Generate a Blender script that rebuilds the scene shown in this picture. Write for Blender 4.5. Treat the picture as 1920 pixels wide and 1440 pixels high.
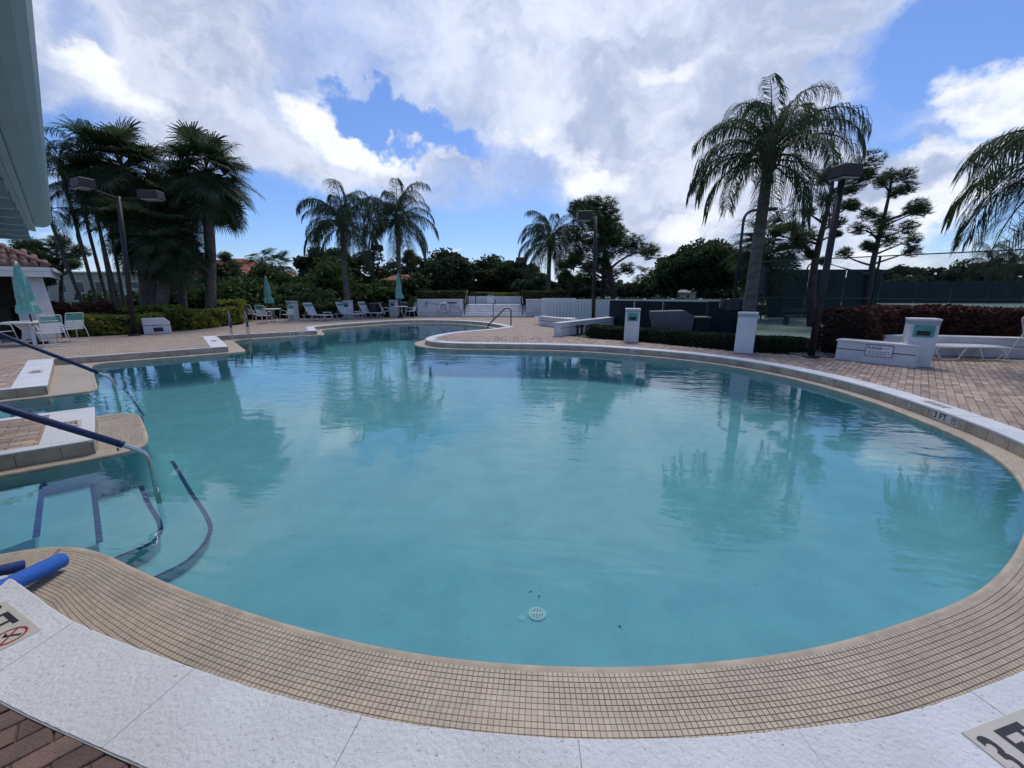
import bpy, bmesh, math, random
import numpy as np
from mathutils import Vector, Matrix, Euler
from mathutils.geometry import tessellate_polygon

for o in list(bpy.data.objects): bpy.data.objects.remove(o)
SC = bpy.context.scene
COL = SC.collection
rad = math.radians
rng = np.random.default_rng(7)
random.seed(7)

# ------------------------------------------------------------------ camera
FPX = 750.0
PITCH = math.atan(173 / FPX)
EYE = 1.65
cam = bpy.data.cameras.new('camera')
cam.sensor_width = 36.0
cam.lens = FPX / 1920 * 36.0
cam.clip_start = 0.05
cam.clip_end = 3000
camo = bpy.data.objects.new('camera', cam)
camo.location = (0, 0, EYE)
camo.rotation_euler = (math.pi / 2 - PITCH, 0, 0)
COL.objects.link(camo)
SC.camera = camo

_c, _s = math.cos(PITCH), math.sin(PITCH)
def ray(u, v):
    x = (u - 960) / FPX; y = -(v - 720) / FPX
    return Vector((x, _c + y * _s, -_s + y * _c))
def G(u, v, z=0.0):                       # survey point on a level
    r = ray(u, v); t = (z - EYE) / r.z
    return Vector((r.x * t, r.y * t, z))
def D(u, v, Y):                           # survey point at a distance
    r = ray(u, v); t = Y / r.y
    return Vector((r.x * t, Y, EYE + r.z * t))
def proj(p):                              # (N,3) -> u,v,depth
    p = np.asarray(p, float).reshape(-1, 3)
    x = p[:, 0]; y = p[:, 1]; z = p[:, 2] - EYE
    zc = y * _c - z * _s; yc = y * _s + z * _c
    return 960 + FPX * x / zc, 720 - FPX * yc / zc, zc

# ------------------------------------------------------------------ world, sun, exposure
SUN_EL, SUN_AZ = 62.0, 14.0               # azimuth measured from +Y towards +X
world = bpy.data.worlds.new('World'); SC.world = world; world.use_nodes = True
nt = world.node_tree; nt.nodes.clear()
world.cycles.sampling_method = 'MANUAL'; world.cycles.sample_map_resolution = 256
class NT:
    def __init__(s, t): s.t = t
    def n(s, kind, **kw):
        nd = s.t.nodes.new(kind)
        for k, v in kw.items(): setattr(nd, k, v)
        return nd
    def link(s, a, b): s.t.links.new(a, b)
    def m(s, op, a, b=None, c=None, clamp=False):
        nd = s.n('ShaderNodeMath', operation=op, use_clamp=clamp)
        for i, x in enumerate((a, b, c)):
            if x is None: continue
            if isinstance(x, (int, float)): nd.inputs[i].default_value = x
            else: s.link(x, nd.inputs[i])
        return nd.outputs[0]
    def vm(s, op, a, b=None, scale=None):
        nd = s.n('ShaderNodeVectorMath', operation=op)
        for i, x in enumerate((a, b)):
            if x is None: continue
            if isinstance(x, (tuple, list, Vector)): nd.inputs[i].default_value = tuple(x)
            else: s.link(x, nd.inputs[i])
        if scale is not None:
            if isinstance(scale, (int, float)): nd.inputs['Scale'].default_value = scale
            else: s.link(scale, nd.inputs['Scale'])
        return nd.outputs['Value'] if op in ('LENGTH', 'DOT_PRODUCT') else nd.outputs[0]
    def noise(s, vec, scale, detail=4, rough=0.5, dist=0.0, col=False):
        nd = s.n('ShaderNodeTexNoise')
        nd.inputs['Scale'].default_value = scale; nd.inputs['Detail'].default_value = detail
        nd.inputs['Roughness'].default_value = rough; nd.inputs['Distortion'].default_value = dist
        if vec is not None: s.link(vec, nd.inputs['Vector'])
        return nd.outputs['Color'] if col else nd.outputs['Fac']
    def ramp(s, x, a, b, lo=0.0, hi=1.0, smooth=True):
        nd = s.n('ShaderNodeMapRange', interpolation_type='SMOOTHSTEP' if smooth else 'LINEAR')
        s.link(x, nd.inputs[0])
        for i, v in zip((1, 2, 3, 4), (a, b, lo, hi)): nd.inputs[i].default_value = v
        return nd.outputs[0]
    def mix(s, f, a, b, mode='MIX'):
        nd = s.n('ShaderNodeMix', data_type='RGBA', blend_type=mode)
        for i, x in ((0, f), (6, a), (7, b)):
            if isinstance(x, (int, float)): nd.inputs[i].default_value = x
            elif isinstance(x, (tuple, list)): nd.inputs[i].default_value = (*x[:3], 1)
            else: s.link(x, nd.inputs[i])
        return nd.outputs[2]
# (u, v, half-width, half-height, tilt, weight)
VEIL = [(1750, 270, 330, 150, 10, .42), (230, 60, 300, 160, -20, .3), (1080, 40, 560, 200, 0, .75), (1300, 190, 300, 260, 10, .5), (380, 120, 330, 240, -25, .55),
        (1130, 330, 330, 190, 0, .55), (700, 310, 360, 70, -8, .55), (1560, 330, 420, 220, 0, .35), (250, 330, 200, 120, 0, .25),
        (1200, 480, 500, 70, 0, .45)]
HOLE = [(745, 218, 180, 36, -15, 1.0), (470, 420, 300, 130, 0, .9), (870, 410, 270, 110, 0, .8), (1800, 20, 250, 105, 22, 1.0),
        (110, 225, 120, 55, 0, .5), (1640, 215, 110, 60, 20, .6), (1860, 400, 160, 40, 8, .5), (120, 40, 70, 60, -30, .5), (1830, 215, 200, 26, 12, .45)]
CUM = [(330, 215, 60, 60, -50, .55), (700, 255, 110, 38, -25, .7), (1180, 300, 120, 40, 15, .55), (1500, 230, 90, 30, 20, .35), (1450, 400, 160, 50, 10, .5), (1700, 380, 180, 30, 8, .6), (60, 320, 60, 40, 0, .6), (1130, 345, 70, 40, 0, .7), (760, 445, 120, 14, 3, .6), (190, 140, 130, 50, -28, 1.0), (630, 215, 90, 50, -38, 1.0), (800, 270, 140, 45, -12, .8), (1050, 275, 90, 50, -20, .95), (960, 255, 60, 30, 0, .5), (1075, 335, 70, 35, 10, .8),
       (500, 310, 50, 40, -40, .7), (1240, 120, 110, 34, 20, .7), (1880, 120, 130, 75, -25, 1.05), (1800, 230, 170, 55, -5, 1.05), (1640, 290, 120, 40, 15, .5),
       (640, 420, 130, 16, -3, .9), (890, 435, 120, 13, 0, .7), (1680, 440, 300, 60, 6, .7), (1150, 420, 200, 60, 0, .45), (1320, 440, 120, 40, 10, .7), (140, 450, 70, 60, 0, .9), (930, 480, 160, 28, 0, .55), (1800, 340, 200, 30, 10, .45)]
W = NT(nt)
sky = W.n('ShaderNodeTexSky', sky_type='NISHITA')
sky.sun_disc = False
sky.sun_elevation = rad(SUN_EL); sky.sun_rotation = rad(SUN_AZ)
sky.air_density = 1.0; sky.dust_density = 0.6; sky.ozone_density = 2.0
tc = W.n('ShaderNodeTexCoord')
d0 = tc.outputs['Generated']
# break the outlines of the cloud banks up at three scales
w1 = W.vm('SUBTRACT', W.noise(d0, 2.6, 2, 0.5, col=True), (0.5, 0.5, 0.5))
w2 = W.vm('SUBTRACT', W.noise(d0, 8.0, 5, 0.62, col=True), (0.5, 0.5, 0.5))
dw = W.vm('ADD', W.vm('ADD', d0, W.vm('SCALE', w1, scale=0.20)), W.vm('SCALE', w2, scale=0.16))
def banks(vec, rows, soft=1.0):
    """sum of elliptical banks of cloud around given bearings (u, v, half-width, half-height, tilt, weight)"""
    acc = None
    for u, v, ru, rv, rot, wt in rows:
        c = ray(u, v).normalized()
        right = (ray(u + 1, v) - ray(u, v)).normalized()
        right = (right - c * right.dot(c)).normalized(); up = right.cross(c)
        a = rad(rot); r2 = right * math.cos(a) + up * math.sin(a); u2 = -right * math.sin(a) + up * math.cos(a)
        k = math.cos(math.atan(math.hypot((u - 960) / FPX, (v - 720) / FPX)))
        x = W.vm('DOT_PRODUCT', vec, r2 * (FPX / ru / k)); y = W.vm('DOT_PRODUCT', vec, u2 * (FPX / rv / k))
        q = W.m('MULTIPLY_ADD', y, y, W.m('MULTIPLY', x, x))
        f = W.m('SUBTRACT', 1.0, q, clamp=True)
        acc = W.m('MULTIPLY', f, wt) if acc is None else W.m('MULTIPLY_ADD', f, wt, acc)
    return acc
# thin lilac veil: general cover with gaps
vn = W.noise(W.vm('MULTIPLY', d0, (1.0, 1.0, 2.0)), 1.9, 4, 0.55)
veil_pos = banks(dw, VEIL)
holes = banks(dw, HOLE)
veil = W.m('SUBTRACT', W.m('ADD', W.m('MULTIPLY', W.m('SUBTRACT', vn, 0.36), 1.4), veil_pos), holes)
veil = W.ramp(veil, 0.0, 0.95)
# heaped white cloud: scattered everywhere by noise, gathered where banks stand
cn = W.noise(W.vm('MULTIPLY', d0, (1.0, 1.0, 1.9)), 6.5, 6, 0.62)
cum_pos = banks(dw, CUM)
cum = W.m('SUBTRACT', W.m('ADD', W.m('MULTIPLY', W.m('SUBTRACT', cn, 0.62), 2.6), cum_pos), W.m('MULTIPLY', holes, 0.7))
cum = W.ramp(cum, 0.0, 0.85)
shade = W.m('ADD', W.m('MULTIPLY', W.noise(dw, 3.0, 4, 0.62), 0.65), W.m('MULTIPLY', W.noise(W.vm('MULTIPLY', dw, (1.0, 1.0, 2.6)), 5.0, 4, 0.6), 0.35))
veil_col = W.mix(W.ramp(shade, 0.40, 0.60), (3.0, 3.45, 4.6), (5.3, 5.65, 6.5))
cum_col = W.mix(W.ramp(shade, 0.28, 0.62), (4.9, 5.3, 6.2), (6.9, 7.1, 7.6))
# thin high cloud is brighter the nearer it lies to the sun it hides
sun_dir = Vector((math.sin(rad(SUN_AZ)) * math.cos(rad(SUN_EL)), math.cos(rad(SUN_AZ)) * math.cos(rad(SUN_EL)), math.sin(rad(SUN_EL))))
glow = W.ramp(W.vm('DOT_PRODUCT', d0, sun_dir), 0.5, 1.0, 1.0, 1.15)
veil_col = W.vm('SCALE', veil_col, scale=glow)
base = W.mix(1.0, sky.outputs[0], (0.52, 0.66, 0.94), 'MULTIPLY')
c1 = W.mix(W.m('MULTIPLY', veil, 0.92), base, veil_col)
c2 = W.mix(W.m('MULTIPLY', cum, 0.95), c1, cum_col)
# below the horizon the air is simply pale
sepz = W.n('ShaderNodeSeparateXYZ'); W.link(d0, sepz.inputs[0])
c3 = W.mix(W.ramp(sepz.outputs[2], -0.02, 0.10, 0.55, 0.0), c2, (6.2, 6.9, 8.2))
bg = W.n('ShaderNodeBackground'); W.link(c3, bg.inputs[0]); bg.inputs[1].default_value = 0.1
wo = W.n('ShaderNodeOutputWorld'); W.link(bg.outputs[0], wo.inputs[0])

sun = bpy.data.lights.new('sun', 'SUN'); sun.energy = 1.5; sun.angle = rad(24); sun.color = (1.0, 0.92, 0.80)
suno = bpy.data.objects.new('sun', sun); COL.objects.link(suno)
suno.rotation_euler = (-sun_dir).to_track_quat('-Z', 'Y').to_euler()
SC.view_settings.view_transform = 'Standard'; SC.view_settings.look = 'None'
SC.view_settings.gamma = 1.0; SC.view_settings.exposure = 0.60; SC.view_settings.use_curve_mapping = False
SC.render.engine = 'CYCLES'
SC.cycles.max_bounces = 6; SC.cycles.diffuse_bounces = 2; SC.cycles.glossy_bounces = 3; SC.cycles.transmission_bounces = 3; SC.cycles.transparent_max_bounces = 24
SC.cycles.sample_clamp_indirect = 6.0
SC.cycles.use_denoising = True
SC.cycles.use_adaptive_sampling = True; SC.cycles.adaptive_threshold = 0.02; SC.cycles.adaptive_min_samples = 20

# ------------------------------------------------------------------ materials
MATS = {}
def material(name, color, rough=0.6, var=0.0, vscale=8.0, bump=0.0, bscale=60.0, metal=0.0, color2=None, detail=4,
             tint=0.0, spec=0.5, wear=None, coords='Object', translucent=0.0, aniso=None):
    """procedural surface: base colour, noise variation to color2, relief, per-piece tint attribute"""
    m = bpy.data.materials.new(name); m.use_nodes = True
    t = m.node_tree; t.nodes.clear(); N = NT(t)
    out = N.n('ShaderNodeOutputMaterial'); b = N.n('ShaderNodeBsdfPrincipled')
    b.inputs['Roughness'].default_value = rough; b.inputs['Metallic'].default_value = metal
    b.inputs['Specular IOR Level'].default_value = spec
    crd = N.n('ShaderNodeNewGeometry').outputs['Position'] if coords == 'World' else N.n('ShaderNodeTexCoord').outputs['Object']
    if aniso: crd = N.vm('MULTIPLY', crd, aniso)
    c = None
    if var or color2:
        f = N.ramp(N.noise(crd, vscale, detail, 0.6), 0.3, 0.7)
        c2 = color2 or tuple(x * (1 - var) for x in color)
        c = N.mix(f, color, c2)
    if tint:
        at = N.n('ShaderNodeAttribute', attribute_name='tint')
        k = N.ramp(at.outputs['Fac'], 0, 1, 1 - tint, 1 + tint, False)
        src = c if c is not None else color
        c = N.vm('SCALE', src, scale=k)
    if wear:
        wf = N.ramp(N.noise(crd, wear[0], 8, 0.65), wear[1], wear[1] + 0.08)
        c = N.mix(wf, c if c is not None else color, wear[2])
    if c is None: b.inputs['Base Color'].default_value = (*color, 1)
    else: N.link(c, b.inputs['Base Color'])
    if bump:
        bp = N.n('ShaderNodeBump'); bp.inputs['Strength'].default_value = bump; bp.inputs['Distance'].default_value = 0.01
        N.link(N.noise(crd, bscale, 5, 0.6), bp.inputs['Height']); N.link(bp.outputs[0], b.inputs['Normal'])
    if translucent:
        tr = N.n('ShaderNodeBsdfTranslucent'); mx = N.n('ShaderNodeMixShader'); mx.inputs[0].default_value = translucent
        if c is None: tr.inputs[0].default_value = (*color, 1)
        else: N.link(c, tr.inputs[0])
        N.link(b.outputs[0], mx.inputs[1]); N.link(tr.outputs[0], mx.inputs[2]); N.link(mx.outputs[0], out.inputs[0])
    else: N.link(b.outputs[0], out.inputs[0])
    MATS[name] = m
    return m
def painted(): pass

material('coping_white', (0.66, 0.68, 0.71), 0.85, color2=(0.56, 0.575, 0.60), vscale=1.6, detail=9, bump=1.0, bscale=46, wear=(58, 0.605, (0.33, 0.33, 0.34)), coords='World', spec=.3)
material('mosaic', (0.45, 0.38, 0.295), 0.55, color2=(0.38, 0.32, 0.25), vscale=3.0, tint=0.13, bump=0.15, bscale=120, coords='World')
material('grout_dark', (0.30, 0.245, 0.19), 0.9, 0.5, 6, coords='World')
material('grout_bed', (0.33, 0.28, 0.21), 0.9, 0.3, 9, bump=0.4, coords='World')
material('riser_tile', (0.45, 0.38, 0.29), 0.6, color2=(0.31, 0.255, 0.19), vscale=5, tint=0.10, bump=0.2, coords='World')
material('paver', (0.40, 0.30, 0.235), 0.85, color2=(0.31, 0.24, 0.195), vscale=2.5, tint=0.38, bump=0.5, bscale=90, coords='World')
material('paver_red_shaded', (0.17, 0.105, 0.088), 0.8, color2=(0.115, 0.08, 0.072), vscale=9, tint=0.25, bump=0.6, bscale=90, coords='World')  # red-brown clay, with the shade under the eave darkening its colour too
material('coping_joint', (0.40, 0.405, 0.415), 0.9, 0.3, 12, coords='World')
material('sand_joint', (0.145, 0.115, 0.09), 0.95, 0.3, 20, coords='World')
material('plaster_pool', (0.265, 0.475, 0.51), 0.8, color2=(0.22, 0.415, 0.455), vscale=2.6, detail=9, wear=(5.0, 0.64, (0.20, 0.385, 0.425)), bump=0.1, coords='World')
material('blue_tile', (0.010, 0.03, 0.16), 0.4, tint=0.2, var=0.4, vscale=30)
material('stucco_white', (0.70, 0.70, 0.70), 0.85, 0.18, 1.6, detail=8, bump=0.5, bscale=90, coords='World')
material('stucco_grey', (0.42, 0.44, 0.47), 0.85, 0.10, 3, bump=0.5, bscale=90)
material('paint_white', (0.74, 0.74, 0.73), 0.45, 0.06, 6)
material('strap_white', (0.70, 0.71, 0.70), 0.5, 0.05, 6)
material('strap_aqua', (0.06, 0.30, 0.28), 0.5, 0.15, 6)
material('canvas_aqua', (0.27, 0.60, 0.54), 0.85, 0.2, 7, bump=0.3, translucent=0.25)
material('aqua_trim', (0.10, 0.36, 0.33), 0.5, 0.2, 8)
material('steel', (0.62, 0.62, 0.60), 0.22, 0.2, 20, metal=1.0)
material('blue_sleeve', (0.012, 0.028, 0.11), 0.55, 0.25, 40, bump=0.3, bscale=150)
material('foam_blue', (0.015, 0.12, 0.50), 0.75, 0.2, 60, bump=0.5, bscale=160)
material('foam_green', (0.22, 0.50, 0.10), 0.75, 0.2, 60, bump=0.5, bscale=160)
material('foam_navy', (0.01, 0.045, 0.20), 0.75, 0.2, 60, bump=0.5, bscale=160)
material('bronze', (0.012, 0.010, 0.010), 0.5, 0.3, 12)
material('bronze_box', (0.038, 0.025, 0.021), 0.55, 0.25, 8)
material('lens', (0.35, 0.36, 0.36), 0.2)
material('black', (0.012, 0.012, 0.014), 0.5, 0.3, 10)
material('eave_paint', (0.275, 0.32, 0.35), 0.5, 0.10, 3, bump=0.05)
material('eave_dark', (0.20, 0.26, 0.29), 0.6, 0.10, 3)
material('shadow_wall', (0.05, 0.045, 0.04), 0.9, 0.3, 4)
material('clay_tile', (0.24, 0.115, 0.085), 0.75, color2=(0.15, 0.085, 0.07), vscale=6, tint=0.2, bump=0.4, coords='World')
material('red_roof', (0.30, 0.065, 0.032), 0.8, 0.25, 1.5)
material('beige_wall', (0.42, 0.38, 0.31), 0.9, 0.1, 1)
material('white_trim_far', (0.66, 0.66, 0.64), 0.8, 0.1, 2)
material('grey_roof', (0.26, 0.24, 0.21), 0.9, 0.3, 2)
material('window_dark', (0.02, 0.025, 0.03), 0.15)
material('lawn', (0.05, 0.085, 0.022), 0.95, color2=(0.035, 0.06, 0.02), vscale=0.7, detail=8, bump=0.6, bscale=20, coords='World')
material('mulch', (0.06, 0.042, 0.03), 0.95, 0.5, 14, bump=0.9, bscale=30, coords='World')
material('court_green', (0.085, 0.15, 0.12), 0.85, 0.2, 1.2, coords='World')
material('pebble', (0.32, 0.29, 0.25), 0.8, 0.5, 14, tint=0.35)
material('bark_palm', (0.16, 0.14, 0.12), 0.9, color2=(0.085, 0.075, 0.065), vscale=3.5, bump=0.8, bscale=14, aniso=(1, 1, 3))
material('bark_dark', (0.055, 0.045, 0.038), 0.9, 0.4, 4, bump=0.9, bscale=16)
material('bark_pine', (0.085, 0.06, 0.048), 0.9, 0.5, 3, bump=0.9, bscale=12)
LEAF = dict(rough=0.62, tint=0.45, translucent=0.35, spec=0.22)
material('queen_leaf', (0.062, 0.096, 0.046), **LEAF)
material('sabal_leaf', (0.056, 0.085, 0.040), **LEAF)
material('pine_leaf', (0.056, 0.090, 0.034), **LEAF)
material('oak_leaf', (0.043, 0.070, 0.028), **LEAF)
material('far_leaf', (0.053, 0.081, 0.037), **LEAF)
material('shrub_leaf', (0.054, 0.093, 0.025), **LEAF)
material('croton_leaf', (0.209, 0.225, 0.039), **LEAF)
material('boxwood_leaf', (0.031, 0.056, 0.022), **LEAF)
material('box_olive_leaf', (0.078, 0.090, 0.028), **LEAF)
material('red_leaf', (0.080, 0.034, 0.026), **LEAF)
material('hedge_core', (0.012, 0.015, 0.008), 0.95)
material('dead_frond', (0.10, 0.075, 0.045), 0.9, tint=0.3)
material('frond_stem', (0.060, 0.068, 0.030), 0.7)
material('screen_green', (0.008, 0.024, 0.024), 0.85, 0.25, 0.8, coords='World')
material('screen_navy', (0.006, 0.011, 0.017), 0.8, 0.25, 0.8, coords='World')
material('galv', (0.25, 0.27, 0.27), 0.45, metal=0.6)
material('fence_green', (0.02, 0.045, 0.045), 0.6)
material('cover_grey', (0.115, 0.115, 0.125), 0.8, 0.15, 4, bump=0.2)
material('marker_tile', (0.50, 0.47, 0.42), 0.45, 0.08, 12, coords='World')
material('ink', (0.015, 0.015, 0.018), 0.5)
material('ink_red', (0.30, 0.015, 0.02), 0.5)
material('sign_white', (0.75, 0.76, 0.76), 0.4, 0.04, 6)
material('drain_white', (0.80, 0.82, 0.80), 0.5)
material('plaster_patch', (0.36, 0.57, 0.58), 0.8)
material('yellow', (0.45, 0.30, 0.03), 0.6)
material('wood_tan', (0.30, 0.15, 0.07), 0.8, 0.2, 5)

# ------------------------------------------------------------------ mesh building
class MB:
    def __init__(s): s.v = []; s.f = []; s.t = []
    def add(s, vs, fs, tint=0.5):
        b = len(s.v); s.v.extend(tuple(map(float, p)) for p in vs)
        s.f.extend([tuple(b + i for i in f) for f in fs]); s.t.extend([tint] * len(fs)); return s
    def box(s, c, size, M=None, bev=0.0, taper=None, tint=0.5):
        hx, hy, hz = size[0] / 2, size[1] / 2, size[2] / 2
        tx, ty = taper or (1, 1)
        if bev <= 0:
            vs = [(-hx, -hy, -hz), (hx, -hy, -hz), (hx, hy, -hz), (-hx, hy, -hz), (-hx * tx, -hy * ty, hz), (hx * tx, -hy * ty, hz), (hx * tx, hy * ty, hz), (-hx * tx, hy * ty, hz)]
            fs = [(3, 2, 1, 0), (4, 5, 6, 7), (0, 1, 5, 4), (1, 2, 6, 5), (2, 3, 7, 6), (3, 0, 4, 7)]
        else:
            e = min(bev, hx * .9, hy * .9, hz * .9)
            bm = bmesh.new(); bmesh.ops.create_cube(bm, size=2.0)
            for q in bm.verts:
                k = (tx, ty) if q.co.z > 0 else (1, 1)
                q.co = Vector((q.co.x * hx * k[0], q.co.y * hy * k[1], q.co.z * hz))
            bmesh.ops.bevel(bm, geom=bm.edges[:], offset=e, segments=1, affect='EDGES')
            bm.verts.index_update(); vs = [q.co[:] for q in bm.verts]; fs = [tuple(q.index for q in f.verts) for f in bm.faces]; bm.free()
        if M is not None: vs = [M @ Vector(p) for p in vs]
        return s.add([(p[0] + c[0], p[1] + c[1], p[2] + c[2]) for p in vs], fs, tint)
    def tube(s, pts, r, n=8, cap=True, tint=0.5):
        pts = [Vector(p) for p in pts]; m = len(pts)
        rs = list(r) if hasattr(r, '__len__') else [r] * m
        vs = []; prev = None
        for i, p in enumerate(pts):
            t = (pts[min(i + 1, m - 1)] - pts[max(i - 1, 0)]).normalized()
            if prev is None:
                a = Vector((0, 0, 1)) if abs(t.z) < 0.9 else Vector((1, 0, 0))
                x = t.cross(a).normalized()
            else:
                x = (prev - t * prev.dot(t)).normalized()
            prev = x; y = t.cross(x)
            for k in range(n):
                a = 2 * math.pi * k / n
                vs.append(p + (x * math.cos(a) + y * math.sin(a)) * rs[i])
        fs = [(i * n + k, i * n + (k + 1) % n, (i + 1) * n + (k + 1) % n, (i + 1) * n + k) for i in range(m - 1) for k in range(n)]
        if cap: fs += [tuple(range(n - 1, -1, -1)), tuple((m - 1) * n + k for k in range(n))]
        return s.add(vs, fs, tint)
    def prism(s, poly, z0, z1, tint=0.5):
        n = len(poly)
        vs = [(p[0], p[1], z0) for p in poly] + [(p[0], p[1], z1) for p in poly]
        tri = tessellate_polygon([[Vector((p[0], p[1], 0)) for p in poly]])
        area = sum(poly[i][0] * poly[(i + 1) % n][1] - poly[(i + 1) % n][0] * poly[i][1] for i in range(n))
        fs = []
        for a, b, c in tri:
            ar = (poly[b][0] - poly[a][0]) * (poly[c][1] - poly[a][1]) - (poly[c][0] - poly[a][0]) * (poly[b][1] - poly[a][1])
            if ar < 0: b, c = c, b
            fs.append((a + n, b + n, c + n)); fs.append((c, b, a))
        for i in range(n):
            j = (i + 1) % n
            fs.append((i, j, j + n, i + n) if area > 0 else (j, i, i + n, j + n))
        return s.add(vs, fs, tint)
    def sweep(s, prof, path, closed_prof=True, tint=0.5):
        """profile (out, up) carried along a level path; 'out' lies to the right of travel"""
        path = [Vector(p) for p in path]; m = len(path); n = len(prof); vs = []
        for i, p in enumerate(path):
            t = path[min(i + 1, m - 1)] - path[max(i - 1, 0)]; t.z = 0; t.normalize()
            r = Vector((t.y, -t.x, 0))
            vs += [p + r * a + Vector((0, 0, b)) for a, b in prof]
        k = n if closed_prof else n - 1
        fs = [(i * n + j, i * n + (j + 1) % n, (i + 1) * n + (j + 1) % n, (i + 1) * n + j) for i in range(m - 1) for j in range(k)]
        if closed_prof: fs += [tuple(range(n - 1, -1, -1)), tuple((m - 1) * n + j for j in range(n))]
        return s.add(vs, fs, tint)
    def lathe(s, prof, n=16, c=(0, 0, 0), tint=0.5):
        vs = [(c[0] + r * math.cos(2 * math.pi * k / n), c[1] + r * math.sin(2 * math.pi * k / n), c[2] + z) for r, z in prof for k in range(n)]
        m = len(prof)
        fs = [(i * n + k, i * n + (k + 1) % n, (i + 1) * n + (k + 1) % n, (i + 1) * n + k) for i in range(m - 1) for k in range(n)]
        fs += [tuple(range(n - 1, -1, -1)), tuple((m - 1) * n + k for k in range(n))]
        return s.add(vs, fs, tint)
    def mesh(s, name, mat, smooth=False):
        me = bpy.data.meshes.new(name); me.from_pydata(s.v, [], s.f)
        at = me.attributes.new('tint', 'FLOAT', 'FACE'); at.data.foreach_set('value', np.asarray(s.t, np.float32))
        me.materials.append(MATS[mat])
        if smooth:
            me.shade_smooth() if hasattr(me, 'shade_smooth') else None
        me.update(); return me
    def build(s, name, mat, parent=None, smooth=False, loc=None, rz=0.0):
        return link(name, s.mesh(name, mat, smooth), parent, loc, rz)
def link(name, me, parent=None, loc=None, rz=0.0):
    o = bpy.data.objects.new(name, me); COL.objects.link(o)
    if parent is not None: o.parent = parent
    if loc is not None: o.location = loc
    if rz: o.rotation_euler = (0, 0, rz)
    return o
def np_mesh(name, V, F, mat, tint=None, smooth=False):
    """V (n,3), F (m,k) with one k; quick path for many faces"""
    V = np.ascontiguousarray(V, np.float32); F = np.ascontiguousarray(F, np.int32)
    me = bpy.data.meshes.new(name); m, k = F.shape
    me.vertices.add(len(V)); me.vertices.foreach_set('co', V.ravel())
    me.loops.add(m * k); me.loops.foreach_set('vertex_index', F.ravel())
    me.polygons.add(m); me.polygons.foreach_set('loop_start', np.arange(0, m * k, k, dtype=np.int32))
    if smooth: me.polygons.foreach_set('use_smooth', np.ones(m, bool))
    me.update(calc_edges=True)
    if not smooth: me.polygons.foreach_set('use_smooth', np.zeros(m, bool))
    at = me.attributes.new('tint', 'FLOAT', 'FACE')
    at.data.foreach_set('value', np.full(m, 0.5, np.float32) if tint is None else np.asarray(tint, np.float32))
    me.materials.append(MATS[mat]); me.validate(); return me
def tag(o, label=None, cat=None, group=None, kind=None):
    for k, v in (('label', label), ('category', cat), ('group', group), ('kind', kind)):
        if v: o[k] = v
    return o
def thing(name, label, cat, loc=(0, 0, 0), rz=0.0, group=None):
    o = bpy.data.objects.new(name, None); COL.objects.link(o); o.location = loc; o.rotation_euler = (0, 0, rz)
    o.empty_display_size = 0.2
    return tag(o, label, cat, group)
def struct(name, mb, mat, label=None):
    o = mb.build(name, mat) if isinstance(mb, MB) else link(name, mb); o['kind'] = 'structure'
    if label: o['label'] = label
    return o
def copy_tree(o, parent=None):
    c = o.copy(); COL.objects.link(c); c.parent = parent
    if parent is not None: c.matrix_parent_inverse = o.matrix_parent_inverse.copy()
    for ch in list(o.children): copy_tree(ch, c)
    return c
def text_mesh(body, size, mat, bold=0.0, thick=0.0, align='LEFT', xs=1.0):
    cu = bpy.data.curves.new('lettering', 'FONT'); cu.body = body; cu.size = size; cu.offset = bold * size; cu.extrude = thick
    cu.align_x = align; cu.resolution_u = 3
    ob = bpy.data.objects.new('tmp', cu); COL.objects.link(ob)
    me = bpy.data.meshes.new_from_object(ob.evaluated_get(bpy.context.evaluated_depsgraph_get()))
    bpy.data.objects.remove(ob); bpy.data.curves.remove(cu)
    if xs != 1.0:
        for q in me.vertices: q.co.x *= xs
    me.materials.clear(); me.materials.append(MATS[mat]); return me

# ------------------------------------------------------------------ pool outline (edge of the coping, counter-clockwise)
# run: list of points, band width, coping width, smooth?
def catmull(P, step=0.1):
    P = [Vector((p[0], p[1], 0)) for p in P]; out = []
    for i in range(len(P) - 1):
        p1, p2 = P[i], P[i + 1]; p0 = P[i - 1] if i else p1 * 2 - p2; p3 = P[i + 2] if i + 2 < len(P) else p2 * 2 - p1
        n = max(2, int((p2 - p1).length / step))
        for k in range(n):
            t = k / n
            out.append(0.5 * ((2 * p1) + (p2 - p0) * t + (2 * p0 - 5 * p1 + 4 * p2 - p3) * t * t + (3 * p1 - p0 - 3 * p2 + p3) * t ** 3))
    out.append(P[-1]); return out
MAIN = [(-3.02, 2.06), (-2.70, 1.915), (-2.21, 1.70), (-1.56, 1.49), (-.9, 1.31), (-.41, 1.215), (.12, 1.168), (.56, 1.16), (.98, 1.185), (1.58, 1.26), (2.25, 1.43), (3.15, 1.74),
        (4.02, 2.255), (4.79, 2.895), (5.39, 3.60), (5.80, 4.38), (6.05, 5.2), (6.25, 6.2), (6.33, 7.2), (6.22, 8.3), (5.92, 9.3), (5.4, 10.25), (4.6, 11.1), (3.6, 11.8), (2.5, 12.4), (1.3, 12.75),
        (0, 12.93), (-1.2, 13.05), (-2.0, 13.2), (-2.65, 13.52), (-3.03, 14.1), (-3.12, 14.8), (-2.9, 15.9), (-2.2, 17.1), (-1.45, 17.8), (-.75, 18.6), (-.25, 19.6)]
FAR = [(-.25, 19.6), (-.9, 21.2), (-1.7, 22.5), (-3, 23.6), (-4.6, 24.2), (-6.2, 24.1), (-7.3, 23.3), (-8.2, 22.1), (-9.0, 21.0), (-9.5, 19.9), (-9.45, 19.2), (-8.5, 17.5)]
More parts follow.
